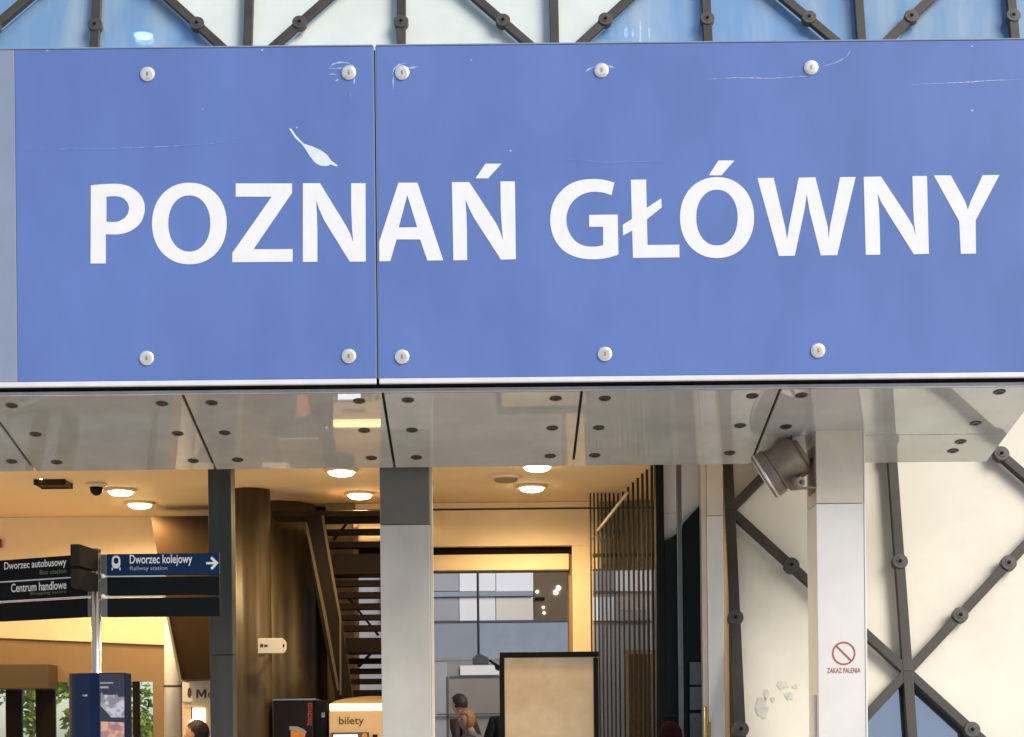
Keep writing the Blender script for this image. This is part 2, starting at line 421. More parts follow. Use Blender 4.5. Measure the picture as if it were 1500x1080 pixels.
LET = [
 ('P', (120, 230), [[(83, 265), (150, 258), (220, 253), (300, 250), (370, 255), (440, 275), (510, 318), (555, 370), (580, 430), (585, 485), (575, 545), (550, 605), (505, 655), (450, 690), (390, 712), (320, 722), (235, 720), (222, 718), (222, 992), (80, 992)],
   [(228, 370), (300, 365), (350, 372), (395, 392), (425, 425), (440, 475), (430, 525), (400, 568), (350, 597), (300, 607), (228, 605)]]),
 ('O', (120, 230), [ell(1000, 620, 348, 380), ell(999, 620, 196, 262)]),
 ('Z', (330, 230), [[(97, 247), (621, 247), (621, 335), (262, 860), (627, 858), (627, 976), (65, 980), (65, 895), (432, 370), (97, 370)]]),
 ('N', (330, 230), [[(722, 245), (882, 245), (1130, 650), (1165, 720), (1190, 795), (1180, 660), (1172, 480), (1172, 245), (1305, 245), (1307, 975), (1158, 975), (920, 590), (875, 490), (845, 405), (853, 540), (857, 680), (857, 976), (722, 978)]]),
 ('A', (545, 230), [[(245, 240), (423, 240), (663, 963), (515, 965), (447, 768), (228, 768), (170, 970), (68, 972), (66, 792)], [(328, 355), (420, 655), (248, 657)]]),
 ('N', (545, 230), [[(743, 235), (905, 235), (1150, 610), (1190, 690), (1218, 775), (1207, 640), (1198, 500), (1195, 228), (1330, 228), (1338, 952), (1200, 957), (950, 570), (900, 470), (868, 395), (878, 530), (883, 680), (885, 960), (757, 963)]]),
 ('acute', (545, 230), [[(1055, 63), (1205, 63), (1080, 200), (963, 200)]]),
 ('G', (795, 230), [[(667, 240), (640, 357), (590, 338), (530, 327), (460, 325), (390, 340), (320, 378), (265, 435), (232, 505), (220, 575), (228, 650), (255, 720), (300, 780), (360, 818), (430, 835), (500, 834), (562, 823), (562, 650), (432, 650), (432, 540), (698, 537), (705, 910), (640, 930), (560, 947), (470, 953), (380, 947), (290, 925), (205, 880), (140, 815), (95, 730), (72, 630), (72, 540), (90, 450), (130, 370), (190, 300), (260, 250), (350, 218), (440, 207), (530, 208), (610, 222)]]),
 ('L', (795, 230), [[(820, 213), (963, 210), (968, 475), (1103, 385), (1108, 470), (970, 580), (975, 820), (1272, 817), (1273, 935), (840, 940), (833, 685), (748, 733), (745, 632), (830, 578)]]),
 ('O', (980, 230), [ell(447, 565, 345, 377), ell(446, 565, 193, 260)]),
 ('acute', (980, 230), [[(460, 33), (610, 33), (487, 172), (370, 172)]]),
 ('W', (1100, 230), [[(60, 197), (212, 195), (320, 660), (336, 770), (352, 660), (445, 193), (600, 190), (715, 650), (724, 765), (735, 650), (830, 188), (975, 187), (803, 915), (650, 917), (545, 500), (520, 345), (497, 500), (408, 920), (260, 922)]]),
 ('N', (1260, 230), [[(33, 185), (195, 183), (430, 540), (490, 640), (518, 735), (500, 600), (492, 430), (487, 178), (622, 177), (640, 902), (500, 907), (250, 510), (195, 420), (162, 340), (175, 480), (182, 640), (187, 910), (52, 912)]]),
 ('Y', (1260, 230), [[(685, 172), (845, 172), (975, 410), (1003, 490), (1030, 410), (1140, 170), (1297, 168), (1075, 590), (1078, 900), (937, 902), (922, 600)]]),
]
for nm, off0, loops in LET:
    lo = []
    for lp in loops:
        if nm in ('P', 'G'): lp = smoothpts(lp, 24)
        lo.append(LZ(off0[0], off0[1], lp))
    shape('letter' if nm != 'acute' else 'accent', lo, YS - .0015, .001, SIGNWHITE, sign)
b0 = None
for (u, v) in [(216, 109), (511, 107), (589, 107), (881, 103.5), (1188, 99.5), (215, 525), (511, 522), (589, 523), (886, 519), (1198, 514), (-80, 112), (-80, 528)]:
    p = W(u, v, YS)
    if b0 is None:
        R = Matrix.Translation(p) @ Matrix.Rotation(math.radians(90), 4, 'X')
        b0 = lathe('bolt', [(.041, 0), (.041, .005), (.039, .0075), (.024, .0082), (.012, .0084)], BOLT, sign, 24, R)
        s0 = box('slot', p.x - .005, p.x + .005, p.y - .0095, p.y - .008, p.z - .011, p.z + .011, BRASS, b0, 0)
        o1, o2 = WLOC[b0.name] - p, WLOC[s0.name] - p
    else:
        c = copy_at(b0, sign, p + o1); copy_at(s0, c, p + o2)
YM = YS - .0011
def leafpts(pts): return [[(410 + x / ZS, 80 + y / ZS) for x, y in pts]]
lf = shape('peeled_patch', leafpts([(85, 690), (105, 688), (150, 755), (220, 828), (300, 855), (380, 890), (440, 935), (475, 985), (540, 1035), (525, 1042), (478, 1025), (430, 1040), (375, 1035), (325, 1005), (280, 950), (240, 885), (205, 835), (140, 775)]), YM, 0, PEEL, sign)
def scr(pts, wd, m, ox=410, oy=80, z=ZS): ribbon('scratch', [(ox + x / z, oy + y / z) for x, y in pts], wd, YM, m, sign)
scr([(455, 130), (490, 90), (560, 72), (630, 78), (680, 105), (710, 150)], 3.2, SCRATCH)
scr([(455, 135), (520, 128), (585, 125)], 2.4, SCRATCH)
scr([(455, 190), (490, 180), (530, 190)], 3, SCRATCH)
scr([(510, 250), (530, 242), (545, 230)], 3, SCRATCH)
scr([(690, 280), (692, 250), (697, 215)], 2.6, SCRATCH)
scr([(657, 360), (659, 385), (658, 420)], 2.2, SCRATCHF)
scr([(1055, 325), (1052, 260), (1060, 190)], 3.4, SCRATCH)
scr([(1050, 190), (1060, 140), (1110, 95), (1170, 80)], 3, SCRATCH)
scr([(1180, 125), (1230, 122), (1290, 112)], 3, SCRATCH)
for pts in ([(858, 105), (864, 101), (871, 98)], [(890, 96), (896, 98), (901, 100)]): ribbon('scratch', pts, 3.2, YM, SCRATCH, sign)
ribbon('scratch', [(26, 220), (90, 219), (170, 217.5), (240, 215), (310, 211), (360, 200), (405, 191)], 1.6, YM, SCRATCHF, sign)
ribbon('scratch', [(1036, 116), (1080, 114), (1130, 115), (1170, 112.5), (1190, 111)], 1.7, YM, SCRATCH, sign)
ribbon('scratch', [(1199, 99), (1222, 93), (1240, 84), (1248, 70)], 1.6, YM, SCRATCH, sign)
ribbon('scratch', [(1335, 124), (1390, 122), (1440, 119), (1500, 116)], 1.8, YM, SCRATCH, sign)
ribbon('scratch', [(194, 74), (198, 88), (206, 99)], 1.3, YM, SCRATCHF, sign)
ribbon('scratch', [(806, 233), (840, 234), (880, 238), (930, 237), (1000, 238)], 1.2, YM, SCRATCHF, sign)
for (u, v, r) in [(69, 74.5, 2), (104, 70.5, 2), (384, 73.5, 2), (1424, 68, 1.6), (1424, 121, 1.8), (1424, 162, 2), (748, 221, 1.8), (690, 88, 1.4), (435, 187, 1.6), (297, 160, 1.2)]:
    shape('chip', [[(u + r * math.cos(t), v + r * math.sin(t) * .8) for t in [k * 1.047 + u for k in range(6)]][::-1]], YM, 0, SCRATCH, sign)

# ------------------------------------------------------------------ facade lattice and panels (a plane leaning back)
KL, Y0 = .245, 10.65
def fp(i, n, off=0):
    z = .40 + 1.108 * n
    p = Vector((1.61 + 1.112 * i, Y0 + KL * z, EYE + z))
    nrm = Vector((0, 1, -KL)).normalized()
    return p + nrm * off
NTOP = 7
lat = thing('steel_lattice', 'brown grey steel tube lattice standing before the panels of the facade', 'lattice', (0, 10.5, 0))
RT = .033
def ok(i, n): return (i + n) % 2 == 1
COLS = range(-6, 5)
dproto = None
nrm = Vector((0, 1, -KL)).normalized()
def disc(p):
    global dproto, dpo
    if dproto is None:
        R = Matrix.Translation(p) @ (-nrm).to_track_quat('Z', 'Y').to_matrix().to_4x4()
        dproto = [lathe('joint_disc', [(.052, -.02), (.053, .026), (.050, .030), (.028, .0305), (.026, .033), (.018, .0335)], DISC, lat, 22, R, False)]
        s = lathe('disc_bolt', [(.013, .0336), (.012, .038), (.006, .039)], NEARBLK, dproto[0], 10, R)
        dproto.append(s); dpo = (WLOC[dproto[0].name] - p, WLOC[s.name] - p)
    else:
        c = copy_at(dproto[0], lat, p + dpo[0]); copy_at(dproto[1], c, p + dpo[1])
def bar(name, a, b, wd=.031, dp=.02):
    """flat-sided bar with rounded edges between two lattice points"""
    d = (b - a); L = d.length; d.normalize(); s = d.cross(nrm).normalized(); n2 = s.cross(d).normalized()
    bm = bmesh.new(); bm_box(bm, -wd, wd, -dp, dp, 0, L, .004)
    M = Matrix((( s.x, n2.x, d.x, a.x), (s.y, n2.y, d.y, a.y), (s.z, n2.z, d.z, a.z), (0, 0, 0, 1)))
    return from_bm(name, bm, TUBE, lat, False, M)
for i in COLS:
    lowN = -1.66 if i >= 0 else 2
    segs = [n for n in range(-3, NTOP + 1) if ok(i, n) and n >= (lowN if i < 0 else -3)]
    for a, b in zip(segs, segs[1:]):
        pa, pb = fp(i, a), fp(i, b)
        if pa.z < .02:
            t = (.02 - pa.z) / (pb.z - pa.z); pq = pa.lerp(pb, t)
        else: pq = pa
        bar('upright_tube', pq, pb, .033, .022)
        for t in (1 / 3, 2 / 3):
            q = pa.lerp(pb, t)
            if q.z > .1: disc(q)
    for n in segs:
        q = fp(i, n)
        for s in (-1, 1):
            j = i + s
            if j not in COLS: continue
            for dn in (1,):
                if n + dn > NTOP: continue
                if j < 0 and n < 2 or i < 0 and n < 2: continue
                a, b = fp(i, n), fp(j, n + dn)
                if a.z < 0:
                    t = (.02 - a.z) / (b.z - a.z); a2 = a.lerp(b, t)
                else: a2 = a
                bar('diagonal_tube', a2, b)
                for t in (.335, .65):
                    qq = a.lerp(b, t)
                    if qq.z > .1: disc(qq)

fac = thing('panelled_facade', 'leaning facade of triangular cream and blue glass panels behind the lattice', 'facade', (1, 11.5, 0))
BLUE = {(-4, 3), (-5, 4), (-6, 3), (0, 3), (1, 4), (2, 3), (3, 4), (4, 3), (1, -2), (2, 5), (0, 5), (-4, 5)}
def tri_panel(a, b, c, m, name):
    cen = (a + b + c) / 3
    bm = bmesh.new(); q = []
    for p in (a, b, c):
        d = (cen - p); q.append(p + d.normalized() * .028)
    v1 = [bm.verts.new(p) for p in q]; v2 = [bm.verts.new(p + nrm * .03) for p in q]
    bm.faces.new(v1); bm.faces.new(v2[::-1])
    for k in range(3): bm.faces.new((v1[k], v1[(k + 1) % 3], v2[(k + 1) % 3], v2[k]))
    return from_bm(name, bm, m, fac)
for i in range(-6, 5):
    for n in range(-3, 7):
        if not ok(i, n): continue
        if i < 0 and n < 2: continue
        for s in (-1, 1):
            j = i + s
            if (j < 0 and n < 2): continue
            a, b, c = fp(i, n, .055), fp(i, n + 2, .055), fp(j, n + 1, .055)
            if b.z < .05 and c.z < .05: continue
            if (i, n) in BLUE:
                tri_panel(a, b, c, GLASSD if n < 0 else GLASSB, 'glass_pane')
            else:
                tri_panel(a, b, c, CREAM if n < 3 else CREAMSKY, 'cladding_panel')
# grey rubbed marks on the cream wall
def facade_px(u, v, off=.052):
    d = W(u, v, 1.0) - Vector((0, 0, EYE))
    yb = Y0 + off * math.sqrt(1 + KL * KL)
    t = (yb) / (d.y - KL * d.z)
    return Vector((0, 0, EYE)) + d * t
for cx, cy, rx, ry in ((1116, 1037, 9, 17), (1123, 1018, 4, 9), (1146, 1004, 9, 6), (1156, 1020, 7, 6), (1132, 1025, 3, 4), (1165, 1006, 4, 4)):
    bm = bmesh.new()
    k = [random.uniform(.7, 1.25) for _ in range(14)]
    vs = [bm.verts.new(facade_px(cx + rx * k[j] * math.cos(j * .449), cy + ry * k[j] * math.sin(j * .449), .052)) for j in range(14)]
    bm.faces.new(vs); from_bm('rubbed_mark', bm, STAIN, fac)

# ------------------------------------------------------------------ pillars
def pillar(name, label, u0, u1, v_ref, Y, depth, courses, ztop, seam=.004, trim=None):
    x0, x1 = W(u0, v_ref, Y).x, W(u1, v_ref, Y).x
    t = thing(name, label, 'pillar', ((x0 + x1) / 2, Y + depth / 2, 0))
    zs = [ztop] + [W((u0 + u1) / 2, v, Y).z for v, _ in courses[1:]] + [0.0]
    for k, (v, m) in enumerate(courses):
        box('cladding_panel', x0, x1, Y, Y + depth, zs[k + 1] + (seam if k < len(courses) - 1 else 0), zs[k], m, t, .004)
    box('core', x0 + .012, x1 - .012, Y + .012, Y + depth - .012, .01, ztop - .01, DARK, t, 0)
    return t, x0, x1
ps = soffit_pt(1232, 631)
t, x0, x1 = pillar('canopy_pillar', 'pale clad pillar carrying the no smoking sticker and the floodlight', 1197, 1266.5, 850, ps.y, .30, [(0, CLADP), (738, CLADW)], ps.z + .03)
YPR = ps.y
box('corner_trim', x1 + .001, x1 + .010, YPR - .004, YPR + .012, 0, ps.z + .02, WHITEP, t, .001)
box('collar', x0 - .02, x1 + .02, YPR - .012, YPR + .32, ps.z + .004, ps.z + .02, DARK, t, 0)
box('side_channel', x0 - .014, x0 - .001, YPR + .05, YPR + .11, 0, W(1195, 1018, YPR).z, ALU, t, .002)
pillar('canopy_pillar', 'clad pillar at the middle of the entrance with top panel coloured dark as a soffit reflection', 557.5, 630, 850, 10.45, .34, [(0, CLADREFL), (769, CLAD)], EYE + 1.9)
mp = bpy.data.objects[[o.name for o in col.objects if o.get('label', '').startswith('clad pillar at the middle')][0]]
xm0, xm1 = W(557.5, 850, 10.45).x, W(630, 850, 10.45).x
box('corner_trim', xm1 + .002, xm1 + .020, 10.47, 10.51, 0, EYE + 1.8, CLADP, mp, .002)
t, x0, x1 = pillar('slim_post', 'slim dark grey post behind the signpost blade', 306, 340, 850, 10.75, .16, [(0, POST), (960, POST)], EYE + 1.9)
t, x0, x1 = pillar('edge_pilaster', 'narrow pale pilaster between dark doorway and lattice', 1037, 1060, 850, 10.8, .25, [(0, CLADP), (756, CLADW)], EYE + 1.9)
box('side_board', x0 - .035, x0 - .002, 10.83, 11.0, 0, EYE + 1.85, CLADP, t, .002)

# no smoking sticker
stk = thing('no_smoking_sticker', 'small red no smoking sticker on the pale pillar', 'sticker', W(1236, 980, YPR - .002))
shape('ring', [ell(1236, 957.3, 17.2, 17.2, 36, 2), ell(1236, 957.3, 14.8, 14.8, 36, 2)], YPR - .0016, .0008, RED, stk)
shape('slash', [[(1223.8, 946.8), (1225.6, 945.0), (1248.2, 967.6), (1246.4, 969.4)]], YPR - .0018, .0005, RED, stk)
text('lettering', 'ZAKAZ PALENIA', 1211.5, 1260.5, 978.5, 986, YPR - .0015, RED, stk)

# ------------------------------------------------------------------ floodlight on the pillar
fl = thing('floodlight', 'bronze round floodlight on a bracket at the pillar top pointing down', 'floodlight', W(1145, 690, YPR + .02))
YL = YPR + .05
ca = W(1168, 668, YL + .03); cb = W(1119, 700, YL + .085)          # back to front of the drum
ax = (cb - ca); L = ax.length; q = ax.to_track_quat('Z', 'Y').to_matrix().to_4x4()
M = Matrix.Translation(ca) @ q
px = YL / F
lathe('housing', [(.10, -.02), (.128, 0), (.131, L * .55), (.136, L * .58), (.136, L * .66)], LAMPBODY, fl, 32, M)
lathe('rim', [(.140, L * .662), (.146, L * .70), (.150, L * .98), (.142, L), (.139, L * 1.02)], LAMPBODY, fl, 32, M)
lathe('glass', [(.133, L * 1.0205), (.125, L * 1.035), (.05, L * 1.045)], ALUW, fl, 32, M)
lathe('rim_edge', [(.1505, L * .90), (.152, L * .93), (.1505, L * .96)], ALU, fl, 32, M)
lathe('rear_cap', [(.03, -.05), (.085, -.045), (.098, -.022)], LAMPBODY, fl, 24, M)
kp = W(1164, 707, YL - .10)
cyl('pivot_knob', kp, kp + Vector((.03, -.05, -.005)), .032, LAMPBODY, fl, seg=18)
cyl('pivot_bolt', kp + Vector((.03, -.05, -.005)), kp + Vector((.037, -.062, -.006)), .012, DISC, fl, seg=12)
def strap(name, pts, wd, th, m, parent):
    bm = bmesh.new(); prev = None
    for i, p in enumerate(pts):
        a = Vector(pts[max(0, i - 1)]); b = Vector(pts[min(len(pts) - 1, i + 1)]); d = (b - a).normalized()
        n2 = d.cross(Vector((0, 1, 0))).normalized() * th / 2
        ring = [bm.verts.new(Vector(p) + n2 * s1 + Vector((0, s2 * wd / 2, 0))) for s1, s2 in ((1, 1), (1, -1), (-1, -1), (-1, 1))]
        if prev:
            for k in range(4): bm.faces.new((prev[k], prev[(k + 1) % 4], ring[(k + 1) % 4], ring[k]))
        else: bm.faces.new(ring[::-1])
        prev = ring
    bm.faces.new(prev); return from_bm(name, bm, m, parent)
xw = W(1196, 700, YPR).x
zb = W(1180, 717, YL).z
strap('bracket', [W(1154, 711, YL - .06), W(1160, 717, YL - .06), (xw - .05, YL - .06, zb), (xw - .001, YL - .02, zb)], .07, .008, LAMPBODY, fl)
strap('yoke', [W(1163, 706, YL - .09), W(1178, 690, YL + .0), W(1186, 678, YL + .03), W(1190, 668, YL + .05), (xw - .001, YL + .06, W(1190, 662, YL).z)], .03, .008, DISC, fl)
box('wall_plate', xw - .012, xw - .001, YPR + .02, YPR + .20, W(1190, 722, YL).z, W(1190, 655, YL).z, LAMPBODY, fl, .002)
strap('cable', [W(1165, 668, YL + .03), W(1160, 650, YL + .03), W(1158, 640, YL + .03), W(1162, 626, YL + .02)], .012, .012, DISC, fl)

# ------------------------------------------------------------------ entrance hall shell
ZC = EYE + 1.85
c = box('hall_ceiling', -5.6, 1.95, YB + .01, 13.55, ZC, ZC + .14, CEIL, None, 0); c['kind'] = 'structure'
hr = box('hall_roof', -5.7, 6.2, 11.75, 13.55, EYE + 3.3, EYE + 3.45, ROOF, None, 0); hr['kind'] = 'structure'
wl = thing('side_wall', 'plain warm plaster side wall of the entrance hall', 'wall', (-5.65, 12, 0))
box('plaster', -5.7, -5.605, YB + .01, 13.5, 0, EYE + 3.2, PLASTER, wl)
YW = 13.5
bw = thing('rear_wall', 'cream plaster rear wall with brown band above the street doors', 'wall', (-3.5, YW, 0))
X = lambda u, Y: W(u, 950, Y).x
xr_w = X(268, YW)
zbt = lambda u, v: W(u, v, YW).z
shape('plaster', [[(-5.6, ZC - .002), (xr_w, ZC - .002), (xr_w, zbt(268, 946)), (-5.6, zbt(-200, 922))]], YW, .12, PLASTER, bw, px=False)
zd = zbt(110, 999)
shape('brown_band', [[(-5.6, zbt(-200, 922) - .001), (xr_w, zbt(268, 946) - .001), (xr_w, zd), (-5.6, zd)]], YW + .03, .09, BELT, bw, px=False)
for (a, b) in ((-400, -330), (222, 268)): box('pier', X(a, YW), X(b, YW), YW + .03, YW + .12, .02, zd - .001, BELT, bw)
box('door_header', X(-140, 13.2), X(70, 13.2), 13.2, YW, W(35, 1009, 13.2).z, W(35, 973, 13.2).z, HEADER, bw, .006)
for (a, b) in ((-330, -318), (-200, -186), (-90, -75), (5, 28), (49, 77), (192, 201)):
    box('door_stile', X(a, YW), X(b, YW), YW + .04, YW + .10, .02, zd - .001, WOODF, bw)
box('door_rail', X(-330, YW), X(222, YW), YW + .042, YW + .098, .02, .22, WOODF, bw)
GL = glassmat('door_glass', (.93, .95, .93), .02, .0, base=(.2, .2, .2), basefac=.03, ior=1.4)
for (a, b) in ((-318, -200), (-186, -90), (-75, 5), (28, 49), (77, 192), (201, 222)):
    box('glass_pane', X(a, YW) + .002, X(b, YW) - .002, YW + .066, YW + .072, .221, zd - .002, GL, bw, 0)
tag(box('fire_alarm', *[f(v) for f, v in ((lambda v: X(v, YW), -8), (lambda v: X(v, YW), 5))], YW - .05, YW - .001, W(0, 803, YW).z, W(0, 790, YW).z, mat('alarm_red', (.25, .02, .02), .4), None, .008), 'small dark red alarm box on the cream rear wall', 'alarm')
# right hand partition behind the facade
pw = thing('inner_partition', 'dark inner partition wall behind the glazed facade', 'wall', (3.6, 12.3, 0))
box('plaster', 1.7, 6.2, 12.2, 12.35, 0, EYE + 3.29, HALLD, pw, 0)
box('return_wall', 1.62, 1.695, 11.2, 13.0, 0, ZC - .003, HALLD, pw, 0)

# lintel wall over the passage
YLN = 12.9
lw = thing('passage_portal', 'warm cream portal wall with a dark shutter slot over the passage', 'wall', (0, YLN, 0))
XA = lambda u: W(u, 800, YLN).x
ZA = lambda v: W(740, v, YLN).z
box('upper_fascia', XA(500), XA(1100), YLN, YLN + .15, ZA(744), ZC - .002, PLASTER, lw, .002)
box('groove', XA(500), XA(1100), YLN + .02, YLN + .14, ZA(747), ZA(744) - .0005, HEADER, lw, 0)
box('fascia', XA(500), XA(868), YLN, YLN + .15, ZA(800), ZA(747) - .0005, PLASTER, lw, .002)
box('shutter_slot', XA(500), XA(838), YLN + .08, YLN + .15, ZA(812), ZA(800) - .0005, DKSTEP, lw, 0)
box('lower_fascia', XA(500), XA(833), YLN + .002, YLN + .15, ZA(835), ZA(812) - .0005, PLASTER, lw, .002)
box('bottom_edge', XA(500), XA(833), YLN - .004, YLN + .14, ZA(837), ZA(835) - .0005, HEADER, lw, 0)
box('side_fascia', XA(868) + .001, XA(1100), YLN + .004, YLN + .15, ZA(812), ZA(747) - .0005, PLASTER, lw, .002)
box('side_band', XA(868) + .001, XA(1100), YLN + .01, YLN + .15, ZA(818), ZA(812) - .0005, HEADER, lw, 0)
box('side_fascia', XA(868) + .001, XA(1100), YLN + .004, YLN + .15, ZA(835), ZA(818) - .0005, PLASTER, lw, .002)
box('jamb', XA(838), XA(868), YLN + .001, YLN + .32, .02, ZA(800) - .0005, PLASTER, lw, .003)
box('jamb_return', XA(833), XA(838) - .0005, YLN + .05, YLN + .30, .02, ZA(812) - .001, BELT, lw, .002)

# downlights
def downlight(u, v, lit, label, group):
    b = (PY - v) + .01 * (PX - u) * 1.0
    p = W(u, v, 1.0); Yd = (ZC - .02 - EYE) / (p.z - EYE); p = W(u, v, Yd); p.z = ZC
    t = thing('downlight', label, 'ceiling lamp', p, group)
    T = Matrix.Translation(p)
    lathe('trim_ring', [(.115, -.001), (.115, -.014), (.1, -.02), (.088, -.02)], TRIMW, t, 28, T)
    lathe('diffuser', [(.086, -.0205), (.0855, -.027), (.080, -.034), (.068, -.040), (.045, -.045), (.015, -.047)], LAMPON if lit else LAMPOFF, t, 28, T)
    if lit:
        ld = bpy.data.lights.new('downlight_bulb', 'SPOT'); ld.energy = 46; ld.color = (1, .68, .34); ld.shadow_soft_size = .06; ld.spot_size = math.radians(172); ld.spot_blend = .6
        lo = bpy.data.objects.new('downlight_bulb', ld); link(lo, t, p + Vector((0, 0, -.06)))
G = 'lit round downlights in the hall ceiling'
downlight(177, 721, 1, 'lit round downlight beside the dome camera in the hall ceiling', G)
downlight(205, 740, 1, 'lit round downlight close to the top of the cream rear wall', G)
downlight(500, 692, 1, 'lit round downlight at the canopy edge in front of the open staircase', G)
downlight(527, 726, 1, 'lit round downlight just over the top tread of the open staircase', G)
downlight(787, 685, 1, 'lit round downlight at the canopy edge in front of the passage portal', G)
downlight(779, 715.5, 1, 'lit round downlight just over the top of the passage portal', G)
downlight(741, 702, 0, 'unlit brown downlight in the ceiling before the passage portal', None)
for u, v in ((-180, 725),): downlight(u, v, 1, 'lit round downlight in the ceiling by the side wall', G)

# dome camera and emergency lamp under the ceiling
Yc = 11.75
pc = W(141, 705, Yc); pc.z = ZC
dc = thing('dome_camera', 'small dark dome camera hanging from the hall ceiling', 'camera', pc)
lathe('base', [(.075, -.001), (.075, -.02), (.05, -.03)], TRIMW, dc, 20, Matrix.Translation(pc))
lathe('dome', [(.047, -.0305), (.045, -.05), (.038, -.07), (.022, -.085), (.008, -.09)], NEARBLK, dc, 20, Matrix.Translation(pc))
ye = 11.55
el = thing('emergency_lamp', 'flat dark emergency lamp with a small light under the ceiling', 'lamp', W(73, 697, ye))
x0, x1, z0, z1 = rect(51, 94, 692, 702, ye)
box('body', x0, x1, ye, ye + .2, z0, ZC - .03, DKBROWN, el, .01)
box('stem', (x0 + x1) / 2 - .02, (x0 + x1) / 2 + .02, ye + .08, ye + .12, ZC - .0295, ZC - .001, DKBROWN, el, 0)
cyl('indicator', W(60, 700, ye - .0), W(60, 700, ye - .012), .012, LAMPW, el, seg=12)

# ------------------------------------------------------------------ stair flank, columns, staircase
sf = thing('stair_flank', 'dark brown slanting underside of a stair beside the slim post', 'staircase', W(270, 1000, 12.9))
shape('flank', [[(221, 757), (345, 755), (345, 993), (266, 996), (240, 868)]], 12.85, .35, DKBROWN, sf)
shape('stringer_edge', [[(240, 868), (266, 996), (262.5, 998), (236.5, 868)]], 12.80, .38, mat('stringer_edge', (.3, .25, .18), .4, .3), sf)
tag(cyl('wall_pipe', W(253, 1090, 13.3) * 1, W(253, 872, 13.3), .07, CLADW), 'pale round pipe in front of the brown band by the stair flank', 'pipe')
pp = [o for o in col.objects if o.name == 'wall_pipe'][0]
cyl('pipe_base', Vector((W(253, 1000, 13.3).x, 13.3, .02)), W(253, 1090.5, 13.3), .0695, CLADW, pp)
cyl('pipe_joint', W(253, 1007, 13.3), W(253, 1004, 13.3), .074, STUD, pp)
Ycol = 12.15
cb_ = thing('bronze_column', 'shiny round bronze brown column carrying a small white plate', 'column', Vector((W(369, 900, Ycol).x, Ycol, .02)))
pcx = W(369, 900, Ycol).x
def fluted(r, nfl, amp, z0, z1, cx, cy):
    bm = bmesh.new(); n = nfl * 6; a, b = [], []
    for k in range(n):
        t = 2 * math.pi * k / n; rr = r + amp * abs(math.sin(nfl * t / 2)) - amp
        a.append(bm.verts.new((cx + rr * math.cos(t), cy + rr * math.sin(t), z0))); b.append(bm.verts.new((cx + rr * math.cos(t), cy + rr * math.sin(t), z1)))
    for k in range(n): bm.faces.new((a[k], a[(k + 1) % n], b[(k + 1) % n], b[k]))
    bm.faces.new(a[::-1]); bm.faces.new(b)
    return bm
o = from_bm('shaft', fluted(.146, 9, .006, .021, ZC - .002, pcx, Ycol), BRONZE, cb_)
for p in o.data.polygons: p.use_smooth = len(p.vertices) == 4
lathe('base_ring', [(.17, .021), (.17, .06), (.15, .07)], BRONZE, cb_, 28, Matrix.Translation((pcx, Ycol, 0)))
Yd2 = 12.75
dr = thing('stair_drum', 'fluted bronze brown drum wall behind the round column', 'wall', Vector((W(405, 900, Yd2).x, Yd2 + .2, .02)))
o = from_bm('shell', fluted(.315, 11, .02, .021, ZC - .004, W(402, 900, Yd2).x, Yd2 + .22), BRONZE, dr)
for p in o.data.polygons: p.use_smooth = len(p.vertices) == 4
pl = thing('small_plate', 'small white plate on an arm in front of the bronze column', 'sign', W(398, 957, 11.85))
pbox('plate', 378, 414, 935, 957, 11.85, .012, HALLC, pl, .003)
shape('rounded_end', [[(414.2, 935.5), (417.5, 938), (419.5, 942), (419.5, 951), (417.5, 955), (414.2, 957)]], 11.851, .010, HALLC, pl)
box('arm', W(395, 946, 11.86).x, W(399, 946, 11.86).x, 11.8625, 12.12, W(395, 948, 11.86).z, W(395, 944, 11.86).z, DKBROWN, pl, 0)
for u in (382, 384.5, 415.5): shape('pictogram', [ell(u, 946, 1.3, 3, 10, 2)], 11.8485, .0006, TEXTBR, pl)
shape('pictogram', [[(387, 944.5), (392, 944.5), (392, 948), (387, 948)]], 11.8485, .0006, HEADER, pl)

stc = thing('open_staircase', 'dark open tread staircase with brown slanting side plate behind the middle pillar', 'staircase', W(510, 1060, 12.4))
trd = [(761, 8, 474), (778.5, 8, 478), (797.5, 9, 482), (854, 9, 490.5), (871.5, 9, 494), (888, 9, 498), (904, 8, 500), (920, 9, 503), (968, 8, 510), (983, 8, 512), (998, 8, 514), (1016, 11, 517)]
for k, (v, h, ul) in enumerate(trd):
    yt = 12.30 + .012 * k
    pbox('tread', ul, 628, v - h / 2, v + h / 2, yt, .10, DKSTEP, stc, .003)
pbox('landing', 486, 628, 811, 841, 12.28, .3, DKSTEP, stc, .003)
pbox('landing', 506, 628, 934, 956, 12.28, .32, DKSTEP, stc, .003)
pbox('head_beam', 398, 628, 748, 756, 12.26, .3, DKBROWN, stc, .003)
shape('side_plate', [[(447, 757), (474, 755), (488, 840), (499, 905), (515, 1018), (525, 1100), (505, 1100), (489, 1012), (463, 868)]], 12.22, .05, mat('stair_plate', (.012, .008, .004), .6, spec=.15), stc)
shape('plate_edge', [[(470.5, 756), (474, 755), (488.5, 840), (500, 905), (500, 1018), (497.5, 1018), (497, 907), (485, 842)]], 12.21, .008, mat('plate_edge', (.10, .07, .04), .5, .1), stc)
shape('plate_edge', [[(446.5, 766), (450, 766), (478, 900), (497, 1010), (494, 1012), (474, 903)]], 12.21, .008, MATS['plate_edge'], stc)
pbox('rear_post', 519, 525.5, 756, 1100, 12.72, .05, BELT, stc, 0)
shape('brace', [[(487, 790), (489.5, 793), (513, 763), (510, 761)]], 12.62, .02, DKSTEP, stc)
shape('brace', [[(505, 872), (507, 870), (556, 930), (553, 932)]], 12.70, .02, DKSTEP, stc)
